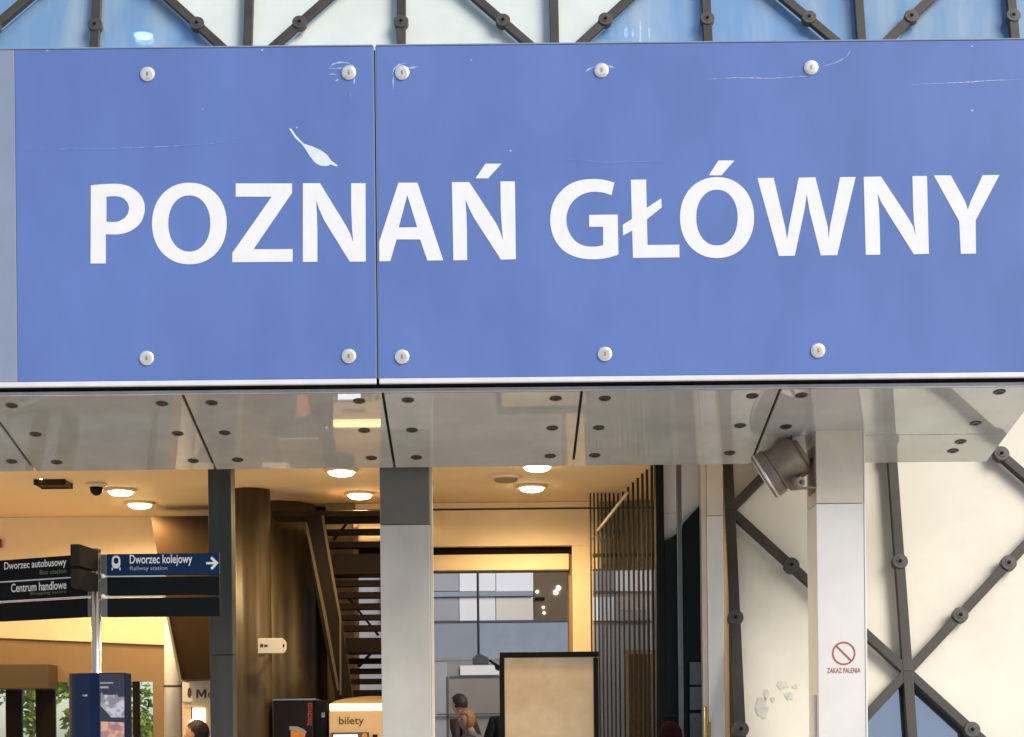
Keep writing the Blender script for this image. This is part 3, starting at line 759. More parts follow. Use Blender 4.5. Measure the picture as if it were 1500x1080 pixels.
shape('brace', [[(523, 975), (527, 978), (548, 955), (545, 953)]], 12.70, .02, DKSTEP, stc)
box('panel_left', W(425, 900, 12.60).x, W(486, 900, 12.60).x, 13.05, 13.10, .021, ZC - .003, DKBROWN, stc, 0)
box('panel_grey', W(478, 900, 12.80).x, W(521, 900, 12.80).x, 12.84, 12.87, .021, ZC - .003, mat('stair_back_brown', (.14, .1, .05), .6), stc, 0)

# ------------------------------------------------------------------ ticket machine and vending kiosk
Yt = 11.9
tm = thing('ticket_machine', 'beige ticket machine with a lit strip and the word bilety', 'ticket machine', Vector((W(540, 1080, Yt).x, Yt + .3, .02)))
xa, xb = W(482, 1050, Yt).x, W(615, 1050, Yt).x
zt = W(520, 1031, Yt).z
box('cabinet', xa, xb, Yt, Yt + .55, .021, zt - .05, BEIGEM, tm, .008)
box('light_strip', xa + .004, xb - .004, Yt - .006, Yt + .1, zt - .0485, zt, STRIP, tm, .006)
box('strip_end', xa - .012, xa + .0035, Yt - .010, Yt + .1, zt - .05, zt + .003, DKBROWN, tm, .003)
bm = bmesh.new(); n = 14; ra = []; rb = []
for k in range(n + 1):
    t_ = k / n; x = xa + (xb - xa) * t_; z = zt + .003 + .052 * math.sin(math.pi * min(1, max(0, t_))) ** .6
    ra.append((x, z))
lp = [(xa, zt + .002)] + ra[1:-1] + [(xb, zt + .002)]
shape('hood', [lp], Yt + .03, .5, BELT, tm, px=False)
text('lettering', 'bilety', 496.5, 533, 1050, 1064.5, Yt - .0015, TEXTBR, tm)
pbox('screen_frame', 484, 541, 1073, 1112, Yt - .012, .011, PLATE, tm, .003)
pbox('screen', 489, 524, 1076.5, 1106, Yt - .0155, .003, SCREEN, tm, 0)
bmk = shape('card_symbol', [ell(534, 1079, 4, 5, 14, 2)], Yt - .0145, .002, ORANGE, tm)
pbox('card_slot', 546, 553, 1076, 1084, Yt - .006, .0055, NEARBLK, tm, .001)
Yk = 12.02
vk = thing('vending_machine', 'black vending machine with red upright lettering and an orange cup', 'vending machine', Vector((W(440, 1080, Yk).x, Yk + .3, .02)))
xa, xb = W(400, 1050, Yk).x, W(459, 1050, Yk).x
box('cabinet', xa, xb, Yk, Yk + .5, .021, W(440, 1026.5, Yk).z, mat('cabinet_black', (.012, .006, .006), .3), vk, .006)
box('top_edge', xa, xb + .02, Yk - .004, Yk + .5, W(440, 1026, Yk).z, W(440, 1023.5, Yk).z, STEEL, vk, 0)
box('side_panel', xb + .002, W(478, 1050, Yk).x, Yk + .03, Yk + .5, .021, W(440, 1026.5, Yk).z, NEARBLK, vk, .004)
rl = random.Random(3); vv = 1030.0
while vv < 1062:                                            # upright lettering, too small to read
    hh = rl.uniform(2.2, 4.2); a_ = 450 + rl.uniform(0, 1.5); b_ = 457.5 - rl.uniform(0, 1.2)
    shape('lettering', [[(a_, vv), (b_, vv), (b_, vv + hh), (b_ - 2, vv + hh * .9), (b_ - 2.2, vv + 1), (a_ + 2.4, vv + 1), (a_ + 2, vv + hh), (a_, vv + hh)]], Yk - .0015, .0006, PINKRED, vk)
    vv += hh + .9
shape('cup_picture', [[(426, 1070), (449, 1071), (446, 1082), (441, 1110), (426, 1110)]], Yk - .0012, .0006, ORANGE, vk)
shape('cup_lid', [[(424, 1064), (436, 1064.5), (445, 1068.5), (449, 1073), (444, 1074), (434, 1070.5), (424, 1069.5)]], Yk - .0022, .0006, TEXTGR, vk)
pbox('lock', 471, 476, 1044, 1051, Yk + .022, .0075, STEEL, vk, .002)

# ------------------------------------------------------------------ shop front with M sign by the slim post
Ym = 13.2
sh = thing('shop_front', 'cream shop front with a black letter M sign and bright window', 'shop', Vector((W(290, 1050, Ym).x, Ym, .02)))
pbox('fascia_sign', 267, 338, 996, 1028, Ym, .05, HALLC, sh, .003)
shape('lettering', [[(287.5, 1023), (287.5, 1010), (291.2, 1010), (295, 1016.5), (298.8, 1010), (302.5, 1010), (302.5, 1023), (299.3, 1023), (299.3, 1015.5), (296, 1021), (294, 1021), (290.7, 1015.5), (290.7, 1023)]], Ym - .0015, .0008, TEXTBR, sh)
text('lettering', 'e', 304.5, 311, 1014, 1023, Ym - .0015, TEXTBR, sh)
shape('pictogram', [[(275, 1010), (277.5, 1007), (280, 1010), (280.5, 1018), (279, 1022), (276, 1022), (274.5, 1018)]], Ym - .0015, .0008, HEADER, sh)
pbox('wall', 267, 338, 1028.5, 1080, Ym + .02, .04, PLASTER, sh, 0, z0=.021)
pbox('lit_display', 282, 300, 1038, 1059, Ym + .008, .01, emis('display_lit', (1, .93, .8), 1.6), sh, .002)
pbox('display_frame', 280, 282 - .1, 1036, 1060, Ym + .006, .012, STUD, sh, 0)
pbox('lit_display', 279, 284, 1054, 1066, Ym + .004, .003, MATS.get('x') or emis('display_white', (1, .97, .92), 1.5), sh, 0)

# ------------------------------------------------------------------ far hall behind the portal
fh = thing('far_hall_wall', 'end wall of the far hall with pale rectangular panels', 'wall', (0, 24, 0))
YH = 24.0
def hp(nm, u0, u1, v0, v1, m, Y=YH, t=.03, **k): return pbox(nm, u0, u1, v0, v1, Y, t, m, fh, .004, **k)
box('backing', -2.1, 6.1, YH + .05, YH + .2, 0, EYE + 4.2, HALLG, fh, 0)
for (v0, v1, row) in ((834, 866, 0), (875, 909.5, 1), (792, 830, 2), (740, 788, 3)):
    for (u0, u1, ms) in ((560, 617, (HALLG, HALLG)), (618, 672, (HALLG, HALLG)), (673, 725.6, (HALLW, HALLW)), (726.6, 781, (HALLW, HALLC)), (834, 900, (HALLG, HALLW)), (901, 960, (HALLW, HALLG))):
        hp('wall_panel', u0, u1, v0, v1, ms[row % 2])
hp('window_recess', 782, 833.5, 834, 909.5, HALLBR)
hp('horizontal_beam', 560, 781, 866.8, 874.2, HALLB, YH - .03)
for (u, v, r) in ((787, 867, 1.8), (814, 868, 3), (818, 861.5, 2.8), (796, 890, 1.4), (797, 898, 1.4)):
    shape('wall_lamp', [ell(u, v, r, r, 16, 2)], YH - .012, .01, LAMPW, fh)
hp('sign_box', 784, 798, 875, 879, NEARBLK, YH - .02)
Yg = 22.5
sc = thing('glazed_screen', 'blue grey glazed screen with dark rails across the far hall', 'screen', (0, Yg, 0))
def gp(nm, u0, u1, v0, v1, m, t=.03, dy=0, **k): return pbox(nm, u0, u1, v0, v1, Yg + dy, t, m, sc, .003, **k)
gp('top_rail', 560, 836, 909, 912, PLATE, .06, -.01)
gp('upper_pane', 560, 700, 912.4, 965, HALLB, .02)
gp('upper_pane', 702.2, 836, 912.4, 965, mat('hall_pane_blue', (.33, .39, .48), .3), .02)
gp('mid_rail', 560, 836, 965.4, 968, HALLD, .06, -.01)
gp('lower_pane', 560, 655, 968.4, 1200, HALLG, .02, 0, z0=.02)
gp('lower_pane', 658, 836, 992.5, 1200, HALLD, .02, 0, z0=.02)
gp('door_frame', 655.2, 657.8, 991, 1200, PLATE, .05, -.01, z0=.02)
gp('door_frame', 658, 836, 989.6, 992.2, PLATE, .05, -.012)
gp('transom_pane', 655.2, 836, 968.4, 989.2, mat('hall_pane_grey', (.33, .32, .31), .4), .02)
gp('white_sheet', 674, 731, 975, 989, HALLW, .006, -.03)
gp('handrail', 640, 735, 1045, 1047, PLATE, .03, -.06)
pr = thing('ceiling_projector', 'small dark device hung on a thin rod in the far hall', 'device', W(704, 973, 20))
cyl('rod', W(701, 961, 20.1), Vector((W(701, 961, 20.1).x, 20.1, EYE + 4.0)), .016, PLATE, pr, seg=10)
pbox('body', 692, 716, 963, 973, 20, .2, PLATE, pr, .01)
shape('cone', [[(694, 962.8), (714, 962.8), (702.5, 957.5), (699.5, 957.5)]], 20.05, .1, PLATE, pr)
shape('arm', [[(714, 967), (718, 966.5), (732, 975), (731, 983), (726, 981), (724, 975)]], 20.06, .05, NEARBLK, pr)
for nm, x0, x1, lb in (('hall_side_wall', -2.2, -2.08, 'grey left side wall of the far hall beyond the portal'), ('hall_side_wall', 6.0, 6.15, 'grey right side wall of the far hall beyond the portal')):
    t = thing(nm, lb, 'wall', ((x0 + x1) / 2, 18, 0)); box('plaster', x0, x1, 13.7, YH, 0, EYE + 4.2, HALLG, t, 0)
hb = thing('hall_beam', 'white beam spanning the open roof of the far hall', 'beam', (0, 17, EYE + 4.2))
for y in (16, 20): box('beam', -2.2, 6.15, y, y + .15, EYE + 4.201, EYE + 4.45, HALLW, hb, 0)

# ------------------------------------------------------------------ bare poster board
Yp = 11.3
pb_ = thing('poster_board', 'bare beige poster board in a black frame', 'board', Vector((W(805, 1080, Yp).x, Yp, .02)))
pbox('board', 739, 870, 963, 1080, Yp + .012, .02, POSTER, pb_, 0, z0=.25)
pbox('frame_top', 732, 877, 955, 963, Yp, .045, NEARBLK, pb_, .004)
for (a, b) in ((732, 739.3), (869.7, 877)): pbox('frame_side', a, b, 963.2, 1080, Yp, .045, NEARBLK, pb_, .004, z0=.02)
pbox('frame_bottom', 739.5, 869.5, 1080, 1090, Yp, .045, NEARBLK, pb_, .004, z0=.19, z1=.249)
for u in (735.6, 873.4):
    x = W(u, 1080, Yp).x; box('foot', x - .03, x + .03, Yp - .2, Yp + .25, .0201, .045, NEARBLK, pb_, .004)

# ------------------------------------------------------------------ slatted screen on the right of the passage
sl = thing('slat_screen', 'tall screen of thin brown upright slats beside the passage portal', 'screen', Vector((W(915, 1080, 12).x, 12, .02)))
us = [866.5, 872, 877.5, 883, 888.8, 894.8, 901, 907.3, 914.4, 922, 929.3, 936.4, 943.2, 950, 957]
for k, u in enumerate(us):
    t_ = k / (len(us) - 1)
    vt = 722 if u < 912 else 722 - (u - 912) / 45 * 41
    Y = min(12.82, 1.85 * F / ((PY - vt) - .01 * (u - PX)))
    x = W(u, 900, Y).x; hw = .006 + .003 * t_
    box('slat', x - hw, x + hw, Y, Y + .022, .021, ZC - .002, SLAT, sl, .002)
a, b = W(866, 790, 12.6), W(919, 722, 11.9)
cyl('diagonal_rod', a, b, .011, CLADP, sl, seg=10)
pbox('end_post', 962, 974, 683, 1080, 10.92, .12, NEARBLK, sl, .003, z0=.021, z1=ZC - .003)
pbox('glass_pane', 868, 958, 1, 2, 12.86, .006, glassmat('screen_glass', (.8, .86, .9), .02, .03, base=(.15, .13, .1), basefac=.12), sl, 0, z0=.03, z1=ZC - .01)
door = thing('inner_door', 'brown framed inner door seen between the slats', 'door', Vector((W(930, 1080, 14.5).x, 14.5, .02)))
pbox('frame_top', 915, 962, 952, 958, 14.5, .08, HALLC, door, .003)
pbox('frame_side', 915, 921, 958.3, 1080, 14.5, .08, HALLC, door, .003, z0=.021)
pbox('frame_side', 956, 962, 958.3, 1080, 14.5, .08, HALLC, door, .003, z0=.021)
pbox('leaf', 921.2, 955.8, 958.3, 1080, 14.53, .04, HALLBR, door, .003, z0=.021)

# ------------------------------------------------------------------ dark doorway at the right end of the opening
dd = thing('dark_doorway', 'dark teal doorway with a white reflection built as a panel above a slanting edge', 'doorway', Vector((W(1003, 1080, 11.3).x, 11.3, .02)))
pbox('white_reflection', 960, 1040, 680, 830, 10.99, .03, WHITEP, dd, .004, z1=ZC - .002)  # reflection in the door glass, built as a solid white panel
pbox('panel_joint', 970, 995, 751, 753, 10.986, .003, HALLC, dd, 0)
shape('dark_door_glass', [[(962, 797), (978, 790), (995, 780), (1003, 764), (1018, 748), (1032, 732), (1042, 722), (1042, 1325), (962, 1325)]], 10.93, .05, TEAL, dd)  # dark door glass, top edge cut along the outline of the white reflection
pbox('mullion', 993.5, 1000, 683, 1080, 10.86, .06, PLATE, dd, .003, z0=.021, z1=ZC - .003)
pbox('rail', 974.5, 993.3, 1046, 1050, 10.89, .03, TEAL, dd, 0)
for (v0, v1) in ((970, 1003), (1006.5, 1040), (1045, 1085)): pbox('notice', 1010.5, 1035, v0, v1, 10.905, .01, PLATE, dd, .002)
pbox('notice_frame', 1008.5, 1037, 968, 1090, 10.916, .01, NEARBLK, dd, .002)
for u, v0 in ((1033.5, 1035), (1039, 1058)):
    a = W(u, v0, 10.78); b = W(u - 1, 1180, 10.78)
    hd = cyl('door_handle', a, b, .010, GOLD, dd, seg=12)
    for vv in (v0 + 6, 1160): cyl('handle_stub', W(u, vv, 10.785), W(u, vv, 10.785) + Vector((0, .1, 0)), .007, GOLD, hd, seg=8)

# ------------------------------------------------------------------ finger post and map pylon
Yq = 10.2
pq = W(141, 900, Yq); xq = pq.x
fpst = thing('finger_post', 'steel fingerpost with dark direction blades rising from the navy pylon', 'signpost', Vector((xq, Yq, 0)))
ztop = W(141, 808, Yq).z
cyl('pole', (xq, Yq, 0.06), (xq, Yq, ztop), .031, STEEL, fpst, seg=20)
lathe('pole_cap', [(.033, ztop), (.033, ztop + .012), (.02, ztop + .018)], PLATE, fpst, 20, Matrix.Translation((xq, Yq, 0)))
lathe('pole_base', [(.11, .003), (.11, .02), (.04, .06)], STEEL, fpst, 20, Matrix.Translation((xq, Yq, 0)))
def zv(v): return W(141, v, Yq).z
rows = [(811, 842), (845, 871.5), (875.5, 903)]
# right blades, square to the view
def blade(x0, x1, z0, z1, m, xf=None, clamp=True):
    b = box('blade', x0, x1, Yq - .02, Yq + .02, z0, z1, m, fpst, .003, xf)
    return b
xr0, xr1 = W(158, 850, Yq).x, W(322, 850, Yq).x
for k, (a, b) in enumerate(rows):
    dv = 1.5
    bl = blade(xr0, xr1, zv(b + dv), zv(a + dv), NAVY if k == 0 else BLADE)
    box('clamp', W(149, 850, Yq).x, xr0 - .001, Yq - .022, Yq + .022, zv(b + dv) + .002, zv(a + dv) - .002, PLATE, fpst, .003)
    if k < 2: box('rail', W(150, 850, Yq).x, xr0 + .36, Yq - .012, Yq + .012, zv(b + dv) - .011, zv(b + dv) - .002, ALUW, fpst, .002)
    if k < 2: lathe('rail_knob', [(.004, -.014), (.014, -.008), (.014, .008), (.004, .014)], ALUW, fpst, 12, Matrix.Translation((W(152, 850, Yq).x, Yq - .02, zv(b + dv) - .006)))
    if k == 0:
        Yt_ = Yq - .0212
        text('lettering', 'Dworzec kolejowy', 190, 281.5, 812.5, 829.5, Yt_, TEXTW, bl)
        text('lettering', 'Railway station', 190.5, 245, 829.5, 837, Yt_, TEXTGR, bl)
        shape('arrow', [[(302, 823.6), (313, 823.4), (308, 818), (310.5, 815.4), (320, 824.6), (311, 835), (308.3, 832.4), (313.3, 826.6), (302, 826.8)]], Yt_ - .0005, .001, TEXTW, bl)
        shape('train_symbol', [ell(170, 823.5, 6.3, 9.5, 24, 2.6), ell(170, 821.5, 3.6, 4.6, 16, 2.4)], Yt_ - .0005, .001, TEXTW, bl)
        for s_ in (-1, 1): shape('train_symbol', [[(170 + s_ * 4.8, 831.5), (170 + s_ * 6.4, 831.5), (170 + s_ * 6.6, 835.5), (170 + s_ * 4.6, 835.5)]], Yt_ - .0004, .001, TEXTW, bl)
# left blades turned away
ang = math.radians(-26)
XL_ = Matrix.Translation((xq, Yq, 0)) @ Matrix.Rotation(ang, 4, 'Z') @ Matrix.Translation((-xq, -Yq, 0))
ca_ = math.cos(ang)
xl1, xl0 = xq - .05, xq - .05 - .73
def ul(u):
    k = W(u, 840, 1.0).x; dx = (k * Yq - xq) / (ca_ + k * math.sin(-ang)); return 141 + dx * F / Yq
#       # stretch so that the turned text lands where it should
for k, (a, b) in enumerate(rows):
    dv = .5
    bl = blade(xl0, xl1, zv(b + dv), zv(a + dv), BLADE, XL_)
    box('clamp', xl1 + .001, xq - .012, Yq - .022, Yq + .022, zv(b + dv) + .002, zv(a + dv) - .002, PLATE, fpst, .003, XL_)
    if k < 2: box('rail', xl0, xq - .02, Yq - .014, Yq + .012, zv(b + dv) - .012, zv(b + dv) - .002, ALUW, fpst, .002, XL_)
    if k < 2:
        Yt_ = Yq - .0212
        tx, us_, s2, us2 = (('Dworzec autobusowy', 8, 'Bus station', 60), ('Centrum handlowe', 18, 'Shopping centre', 46))[k]
        text('lettering', tx, ul(us_), ul(99), a + (4.5 if k == 0 else 3.5), a + (19 if k == 0 else 16.5), Yt_, TEXTW, bl, XL_)
        text('lettering', s2, ul(us2), ul(99), a + (19.8 if k == 0 else 17.5), a + (26.5 if k == 0 else 23.5), Yt_, TEXTG, bl, XL_)
        text('arrow', '<', ul(-22), ul(-13), a + 8, a + 22, Yt_, TEXTW, bl, XL_)
        shape_o = box('arrow_shaft', W(ul(-20), 850, Yq).x, W(ul(1), 850, Yq).x, Yt_ - .0004, Yt_, zv(a + 16), zv(a + 14.4), TEXTW, bl, 0, XL_)
# two blades pointing out towards the forecourt
ang2 = math.radians(84)
XF_ = Matrix.Translation((xq, Yq, 0)) @ Matrix.Rotation(ang2, 4, 'Z') @ Matrix.Translation((-xq, -Yq, 0))
for k, (a, b) in enumerate(((807, 838), (842, 868))):
    bl = box('blade', xq - .36, xq - .04, Yq - .03, Yq + .03, zv(b), zv(a), mat('blade_brown_black', (.018, .014, .010), .7, spec=.12), fpst, .004, XF_)
    text('lettering', 'i', 100, 104, a + 9, a + 21, Yq + .0312, TEXTGR, bl, XF_)

py = thing('map_pylon', 'navy map pylon with two city map sheets under the fingerpost', 'pylon', Vector((W(139, 1080, Yq).x, Yq - .12, 0)))
Yy = Yq - .22
xp0, xp1 = W(95, 1030, Yy).x, W(183, 1030, Yy).x
xm = W(141, 1030, Yy).x
zpt = W(139, 986, Yy).z
# shell in plan: rounded left half, flat map half
bm = bmesh.new(); plan = []
for k in range(9):
    t_ = math.pi * (1.0 - .5 * k / 8); plan.append((xm + (xm - xp0) * .0 + (xp0 - xm) * -math.cos(t_) * -1 if False else xm + (xm - xp0) * math.cos(t_), Yy + .10 - .10 * math.sin(t_)))
plan += [(xm + .004, Yy + .0005), (xp1, Yy + .012), (xp1, Yy + .18), (xm, Yy + .2), (xp0, Yy + .16)]
lo_ = [bm.verts.new((x, y, .003)) for x, y in plan]; hi_ = [bm.verts.new((x, y, zpt)) for x, y in plan]
bm.faces.new(lo_[::-1]); bm.faces.new(hi_)
for k in range(len(plan)): bm.faces.new((lo_[k], lo_[(k + 1) % len(plan)], hi_[(k + 1) % len(plan)], hi_[k]))
o = from_bm('shell', bm, PYLON, py)
pbox('map_face', 146, 182.5, 987.5, 1200, Yy - .002, .012, MAPDARK, py, .002, z0=.1)
shape('map_sheet', [[(147.5, 1016), (149, 1014), (151, 1018), (171, 1018), (171, 1014.5), (173, 1021), (182, 1021), (182, 1051), (162.5, 1051), (147.5, 1034)]], Yy - .0035, .001, MAPGREY, py)
shape('map_sheet', [[(147.5, 1057), (182, 1058.5), (182, 1140), (147.5, 1140)]], Yy - .0035, .001, MAPWARM, py)
pbox('lettering_bar', 146.5, 166, 999.6, 1001.6, Yy - .0035, .001, TEXTGR, py, 0)
pbox('lettering_bar', 146.5, 159, 1005.5, 1008.5, Yy - .0035, .001, TEXTGR, py, 0)
text('lettering', 'i', 121, 128, 1017.5, 1020.5, Yy - .003, TEXTGR, py, rot=math.radians(90))

# ------------------------------------------------------------------ people
def person(label, x, y, h, face, coat, trousers, hair, lean=0.0, hunch=0.0, long_hair=False, group=None):
    """face: heading angle, 0 looks along -Y; one continuous skinned body, hair as a child"""
    k = h / 1.75
    J = {}
    V, E, Rr = [], [], []
    def add(p, r, prev=None):
        V.append(Vector(p)); Rr.append(r)
        if prev is not None: E.append((prev, len(V) - 1))
        return len(V) - 1
    f = lean; fw = lambda z: -f * max(0, z - .95)           # lean forward above the hip
    pel = add((0, 0, .95), (.15, .11))
    sp = add((0, fw(1.15), 1.15), (.14, .105), pel)
    ch = add((0, fw(1.35) , 1.35), (.165, .115), sp)
    nb = add((0, fw(1.46), 1.46), (.085, .075), ch)
    nk = add((0, fw(1.52) - hunch * .3, 1.515), (.052, .056), nb)
    add((0, fw(1.6) - .01 - hunch * .8, 1.57), (.05, .055), nk)
    for s in (-1, 1):
        sh_ = add((s * .17, fw(1.41), 1.41), (.062, .062), ch)
        eb = add((s * .24, fw(1.12) + .03, 1.13), (.045, .045), sh_)
        wr = add((s * .235, fw(.9) - .09, .90), (.03, .026), eb)
        pm = add((s * .23, fw(.85) - .115, .83), (.036, .018), wr)
        for j in range(4): 
            q1 = add((s * (.205 + .016 * j), fw(.8) - .125, .775 - (.004 if j in (0, 3) else 0)), (.009, .009), pm)
            add((s * (.205 + .016 * j), fw(.8) - .115, .735 + (.012 if j in (0, 3) else 0)), (.008, .008), q1)
        q1 = add((s * .20, fw(.85) - .15, .82), (.010, .010), wr); add((s * .198, fw(.85) - .165, .785), (.009, .009), q1)
        hp_ = add((s * .085, 0, .88), (.095, .095), pel)
        kn = add((s * .095, -.01, .49), (.06, .062), hp_)
        an = add((s * .10, .02, .09), (.042, .045), kn)
        add((s * .11, -.13, .04), (.042, .03), an)
    me = bpy.data.meshes.new('person_body'); me.from_pydata(V, E, [])
    ob = bpy.data.objects.new('tmp', me); col.objects.link(ob)
    md = ob.modifiers.new('skin', 'SKIN'); md.use_smooth_shade = True
    for i, r in enumerate(Rr): me.skin_vertices[0].data[i].radius = r
    for i in range(len(V)): me.skin_vertices[0].data[i].use_root = (i == 0)
    ss = ob.modifiers.new('sub', 'SUBSURF'); ss.levels = 2; ss.render_levels = 2
    bpy.context.view_layer.update()
    me2 = bpy.data.meshes.new_from_object(ob.evaluated_get(bpy.context.evaluated_depsgraph_get())); bpy.data.objects.remove(ob)
    bm = bmesh.new(); bm.from_mesh(me2); bpy.data.meshes.remove(me2)
    hc = Vector((0, fw(1.63) - .02 - hunch, 1.635))
    hd_ = bmesh.new(); bmesh.ops.create_icosphere(hd_, subdivisions=4, radius=1)
    for v in hd_.verts:
        d = v.co.copy(); jaw = 1 - .28 * max(0, -d.z) ** 1.5
        q = Vector((d.x * .079 * jaw, d.y * .098 * (1 - .1 * max(0, -d.z)), d.z * .118))
        if d.y < 0:
            q.y -= .026 * math.exp(-((d.x / .16) ** 2 + ((d.z + .12) / .2) ** 2))          # nose
            q.y += .010 * math.exp(-(((abs(d.x) - .36) / .16) ** 2 + ((d.z - .05) / .14) ** 2))   # eye hollows
            q.y -= .007 * math.exp(-((d.x / .3) ** 2 + ((d.z + .52) / .09) ** 2))           # lips
        q.x += math.copysign(.014, d.x) * math.exp(-(((abs(d.x) - 1) / .12) ** 2 + ((d.y - .1) / .2) ** 2 + ((d.z + .05) / .22) ** 2))  # ears
        v.co = hc + q
    mt = bpy.data.meshes.new('tmp'); hd_.to_mesh(mt); hd_.free(); bm.from_mesh(mt); bpy.data.meshes.remove(mt)
    for fc in bm.faces:
        c = fc.calc_center_median()
        fc.material_index = 0 if c.z > 1.50 or (c.z < .875 and abs(c.x) > .185 and c.z > .68) else (1 if c.z > .88 or abs(c.x) > .2 else 2)
        fc.smooth = True
    M = Matrix.Translation((x, y, .022)) @ Matrix.Rotation(face, 4, 'Z') @ Matrix.Scale(k, 4)
    t = thing('person', label, 'person', (x, y, .022), group)
    body = from_bm('body', bm, [SKIN, coat, trousers], t, True, M)
    hb_ = bmesh.new(); bmesh.ops.create_icosphere(hb_, subdivisions=4, radius=1)
    for v in hb_.verts:
        d = v.co.copy(); r = 1.0 + .035 * math.sin(d.x * 13 + d.z * 17) * math.cos(d.y * 15)
        v.co = hc + Vector((d.x * .092 * r, .008 + d.y * .112 * r, .012 + d.z * .125 * r))
    kill = []
    for v in hb_.verts:
        yy = (v.co.y - hc.y) / .112; zz = (v.co.z - hc.z) / .125
        low = -.95 if long_hair else -.35
        if yy < -.28 and zz < .52: kill.append(v)
        elif zz < low: kill.append(v)
        elif not long_hair and zz < .15 and yy < .05: kill.append(v)
    bmesh.ops.delete(hb_, geom=kill, context='VERTS')
    hx = hc
    from_bm('hair', hb_, hair, t, True, M)
    for s in (-1, 1):
        eb_ = bmesh.new(); bmesh.ops.create_icosphere(eb_, subdivisions=2, radius=.007, matrix=Matrix.Translation((s * .03, hx.y - .080, hx.z + .008)))
        from_bm('eye', eb_, NEARBLK, t, True, M)
    return t
px_ = W(669, 1080, 20).x
person('person with short dark hair in a dark jacket leaning forward', W(672, 1060, 21.4).x + .12, 21.4, W(668, 1024, 21.4).z + .03, math.radians(-128), COATR, TROU, HAIRD, lean=.12, hunch=.04)
person('person with auburn blond hair in a grey beige jumper', W(690, 1060, 18.6).x + .03, 18.6, W(688, 1044, 18.6).z, math.radians(-60), COATG, TROU, HAIRB, lean=.08, hunch=.03, long_hair=True)
person('person in a black coat half hidden by the poster board', W(741, 1060, 17.5).x, 17.5, 1.86, math.radians(30), COATB, TROU, HAIRD, lean=.1)
person('short person with dark red hair in front of the dark doorway', W(983, 1080, 10.6).x, 10.6, W(983, 1065, 10.6).z, math.radians(200), COATB, TROU, HAIRR, long_hair=True)
person('person in a navy jacket before the bright shop window', W(291, 1070, 12.5).x, 12.5, W(290, 1062, 12.5).z, math.radians(-100), COATN, TROU, HAIRD)

# ------------------------------------------------------------------ upper gallery lamps behind the blue glass
for (u, v, lb, wd) in ((210, 52, 'round lit pendant lamp behind the blue glass above the sign', .075),):
    p = W(u, v, 13.2)
    t = thing('pendant_lamp', lb, 'lamp', p)
    lathe('shade', [(.03, .02), (wd, .006), (wd + .003, .0)], ALUW, t, 24, Matrix.Translation(p))
    lathe('diffuser', [(wd, -.001), (wd * .8, -.012), (wd * .3, -.018)], emis('pendant_lit', (1, .8, .5), 22), t, 24, Matrix.Translation(p))
    cyl('rod', p + Vector((0, 0, .02)), p + Vector((0, 0, 3)), .004, ALUW, t, seg=8)
p = W(934, 47, 13.2)
t = thing('tube_lamp_cluster', 'row of small white tube lamps behind the blue glass above the sign', 'lamp', p)
for u, hh in ((917, .035), (927, .03), (938, .09), (951, .04)):
    q = W(u, 48, 13.2); cyl('tube', q - Vector((0, 0, hh)), q + Vector((0, 0, hh)),   .014 if u == 917 else .006, emis('tube_lit', (1, .97, .92), 3), t, seg=10)
box('support_bar', W(905, 40, 13.2).x, W(960, 40, 13.2).x, 13.22, 13.25, p.z - .005, p.z + .005, ALUW, t, 0)
cyl('rod', p + Vector((0, .03, .004)), p + Vector((0, .03, 3)), .006, ALUW, t, seg=8)

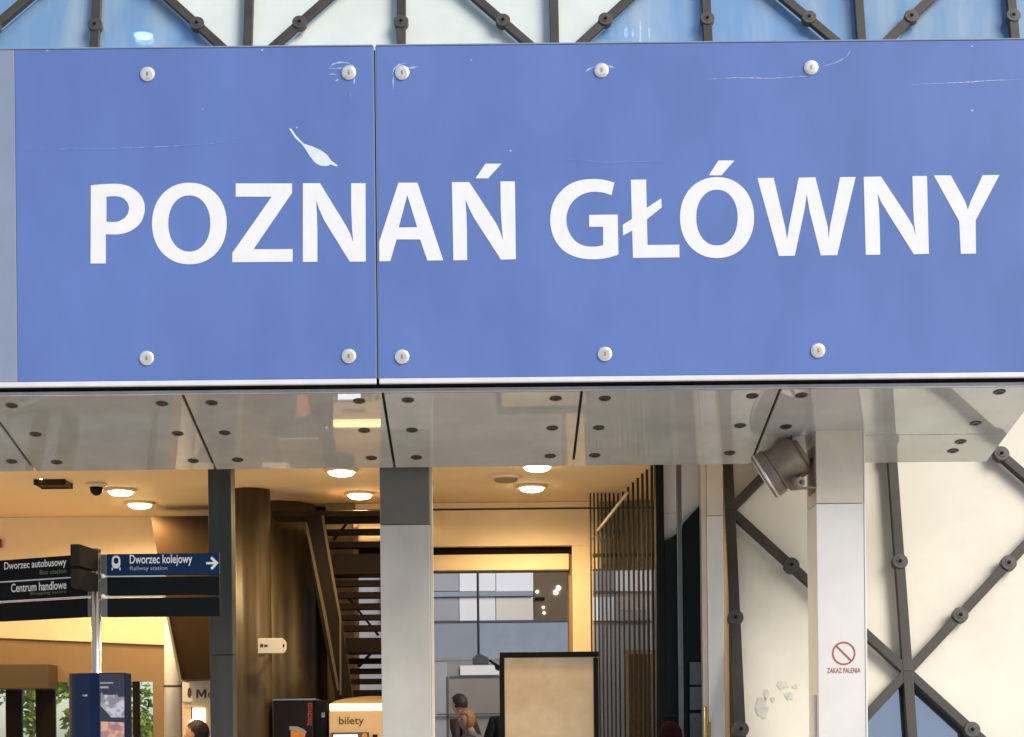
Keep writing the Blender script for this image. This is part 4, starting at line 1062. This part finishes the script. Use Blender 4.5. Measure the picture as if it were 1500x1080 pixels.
# ------------------------------------------------------------------ trees beyond the rear doors
def tree(label, x, y, h, lm, n=900, spread=1.2):
    t = thing('street_tree', label, 'tree', (x, y, 0), 'trees beyond the rear doors')
    bm = bmesh.new(); bm_cyl(bm, (0, 0, 0), (.05, 0, h * .55), .10, .055, 10)
    for k in range(6):
        a = k * 1.05 + x; z0 = h * (.25 + .05 * k)
        bm_cyl(bm, (.03, 0, z0), (math.cos(a) * spread * .6, math.sin(a) * spread * .6, z0 + h * .25), .035, .012, 6)
    bmesh.ops.translate(bm, vec=(x, y, 0), verts=bm.verts)
    from_bm('trunk', bm, BARK, t)
    rnd = random.Random(int(x * 100)); vs, fs = [], []
    cl = [(rnd.gauss(0, spread * .45), rnd.gauss(0, spread * .45), h * rnd.uniform(.14, .95), rnd.uniform(.25, .5)) for _ in range(22)]
    for _ in range(n):
        cx, cy, cz, r = rnd.choice(cl)
        d = Vector((rnd.gauss(0, 1), rnd.gauss(0, 1), rnd.gauss(0, 1))).normalized() * r * rnd.uniform(.5, 1)
        c = Vector((x + cx, y + cy, cz)) + d
        a = Vector((rnd.gauss(0, 1), rnd.gauss(0, 1), rnd.gauss(0, .6))).normalized() * rnd.uniform(.07, .13)
        b = a.cross(Vector((rnd.gauss(0, 1), rnd.gauss(0, 1), rnd.gauss(0, 1)))).normalized() * .05
        i0 = len(vs); vs += [c - a, c + b, c + a, c - b]; fs.append((i0, i0 + 1, i0 + 2, i0 + 3))
    bm = bmesh.new(); me = bpy.data.meshes.new('tmp'); me.from_pydata(vs, [], fs); bm.from_mesh(me); bpy.data.meshes.remove(me)
    from_bm('crown', bm, lm, t)
tree('green leafy tree seen through the door glass beside the header box', -9.7, 31, 5.2, LEAF, 2600, 1.3)
tree('yellow green leafy tree seen through the glass beside the pylon', -7.3, 30, 4.6, LEAF2, 2600, 1.2)
tree('dark green leafy tree standing behind the two doorway trees', -8.6, 36, 6, LEAF, 2600, 1.9)

# ------------------------------------------------------------------ office block across the forecourt (seen in the glass)
ob_ = thing('office_block', 'pale office block across the forecourt mirrored in the facade glass', 'building', (4, -36, 0))
box('wall', -22, 30, -46, -36, 0, 23, mat('office_render', (.5, .49, .47), .8), ob_, 0)
box('parapet', -22.2, 30.2, -46.2, -35.8, 23.002, 23.6, HALLG, ob_, 0)
w0 = None
for fl_ in range(6):
    for k in range(15):
        p = Vector((-19.6 + k * 3.4, -35.98, 3.2 + fl_ * 3.5))
        if w0 is None:
            w0 = box('window', p.x - .85, p.x + .85, p.y - .03, p.y + .03, p.z - 1, p.z + 1, mat('office_window', (.04, .055, .075), .1), ob_, 0)
        else: copy_at(w0, ob_, p)
box('doorway', -1.5, 1.5, -36.1, -35.95, 0.0, 1.9, NEARBLK, ob_, 0)
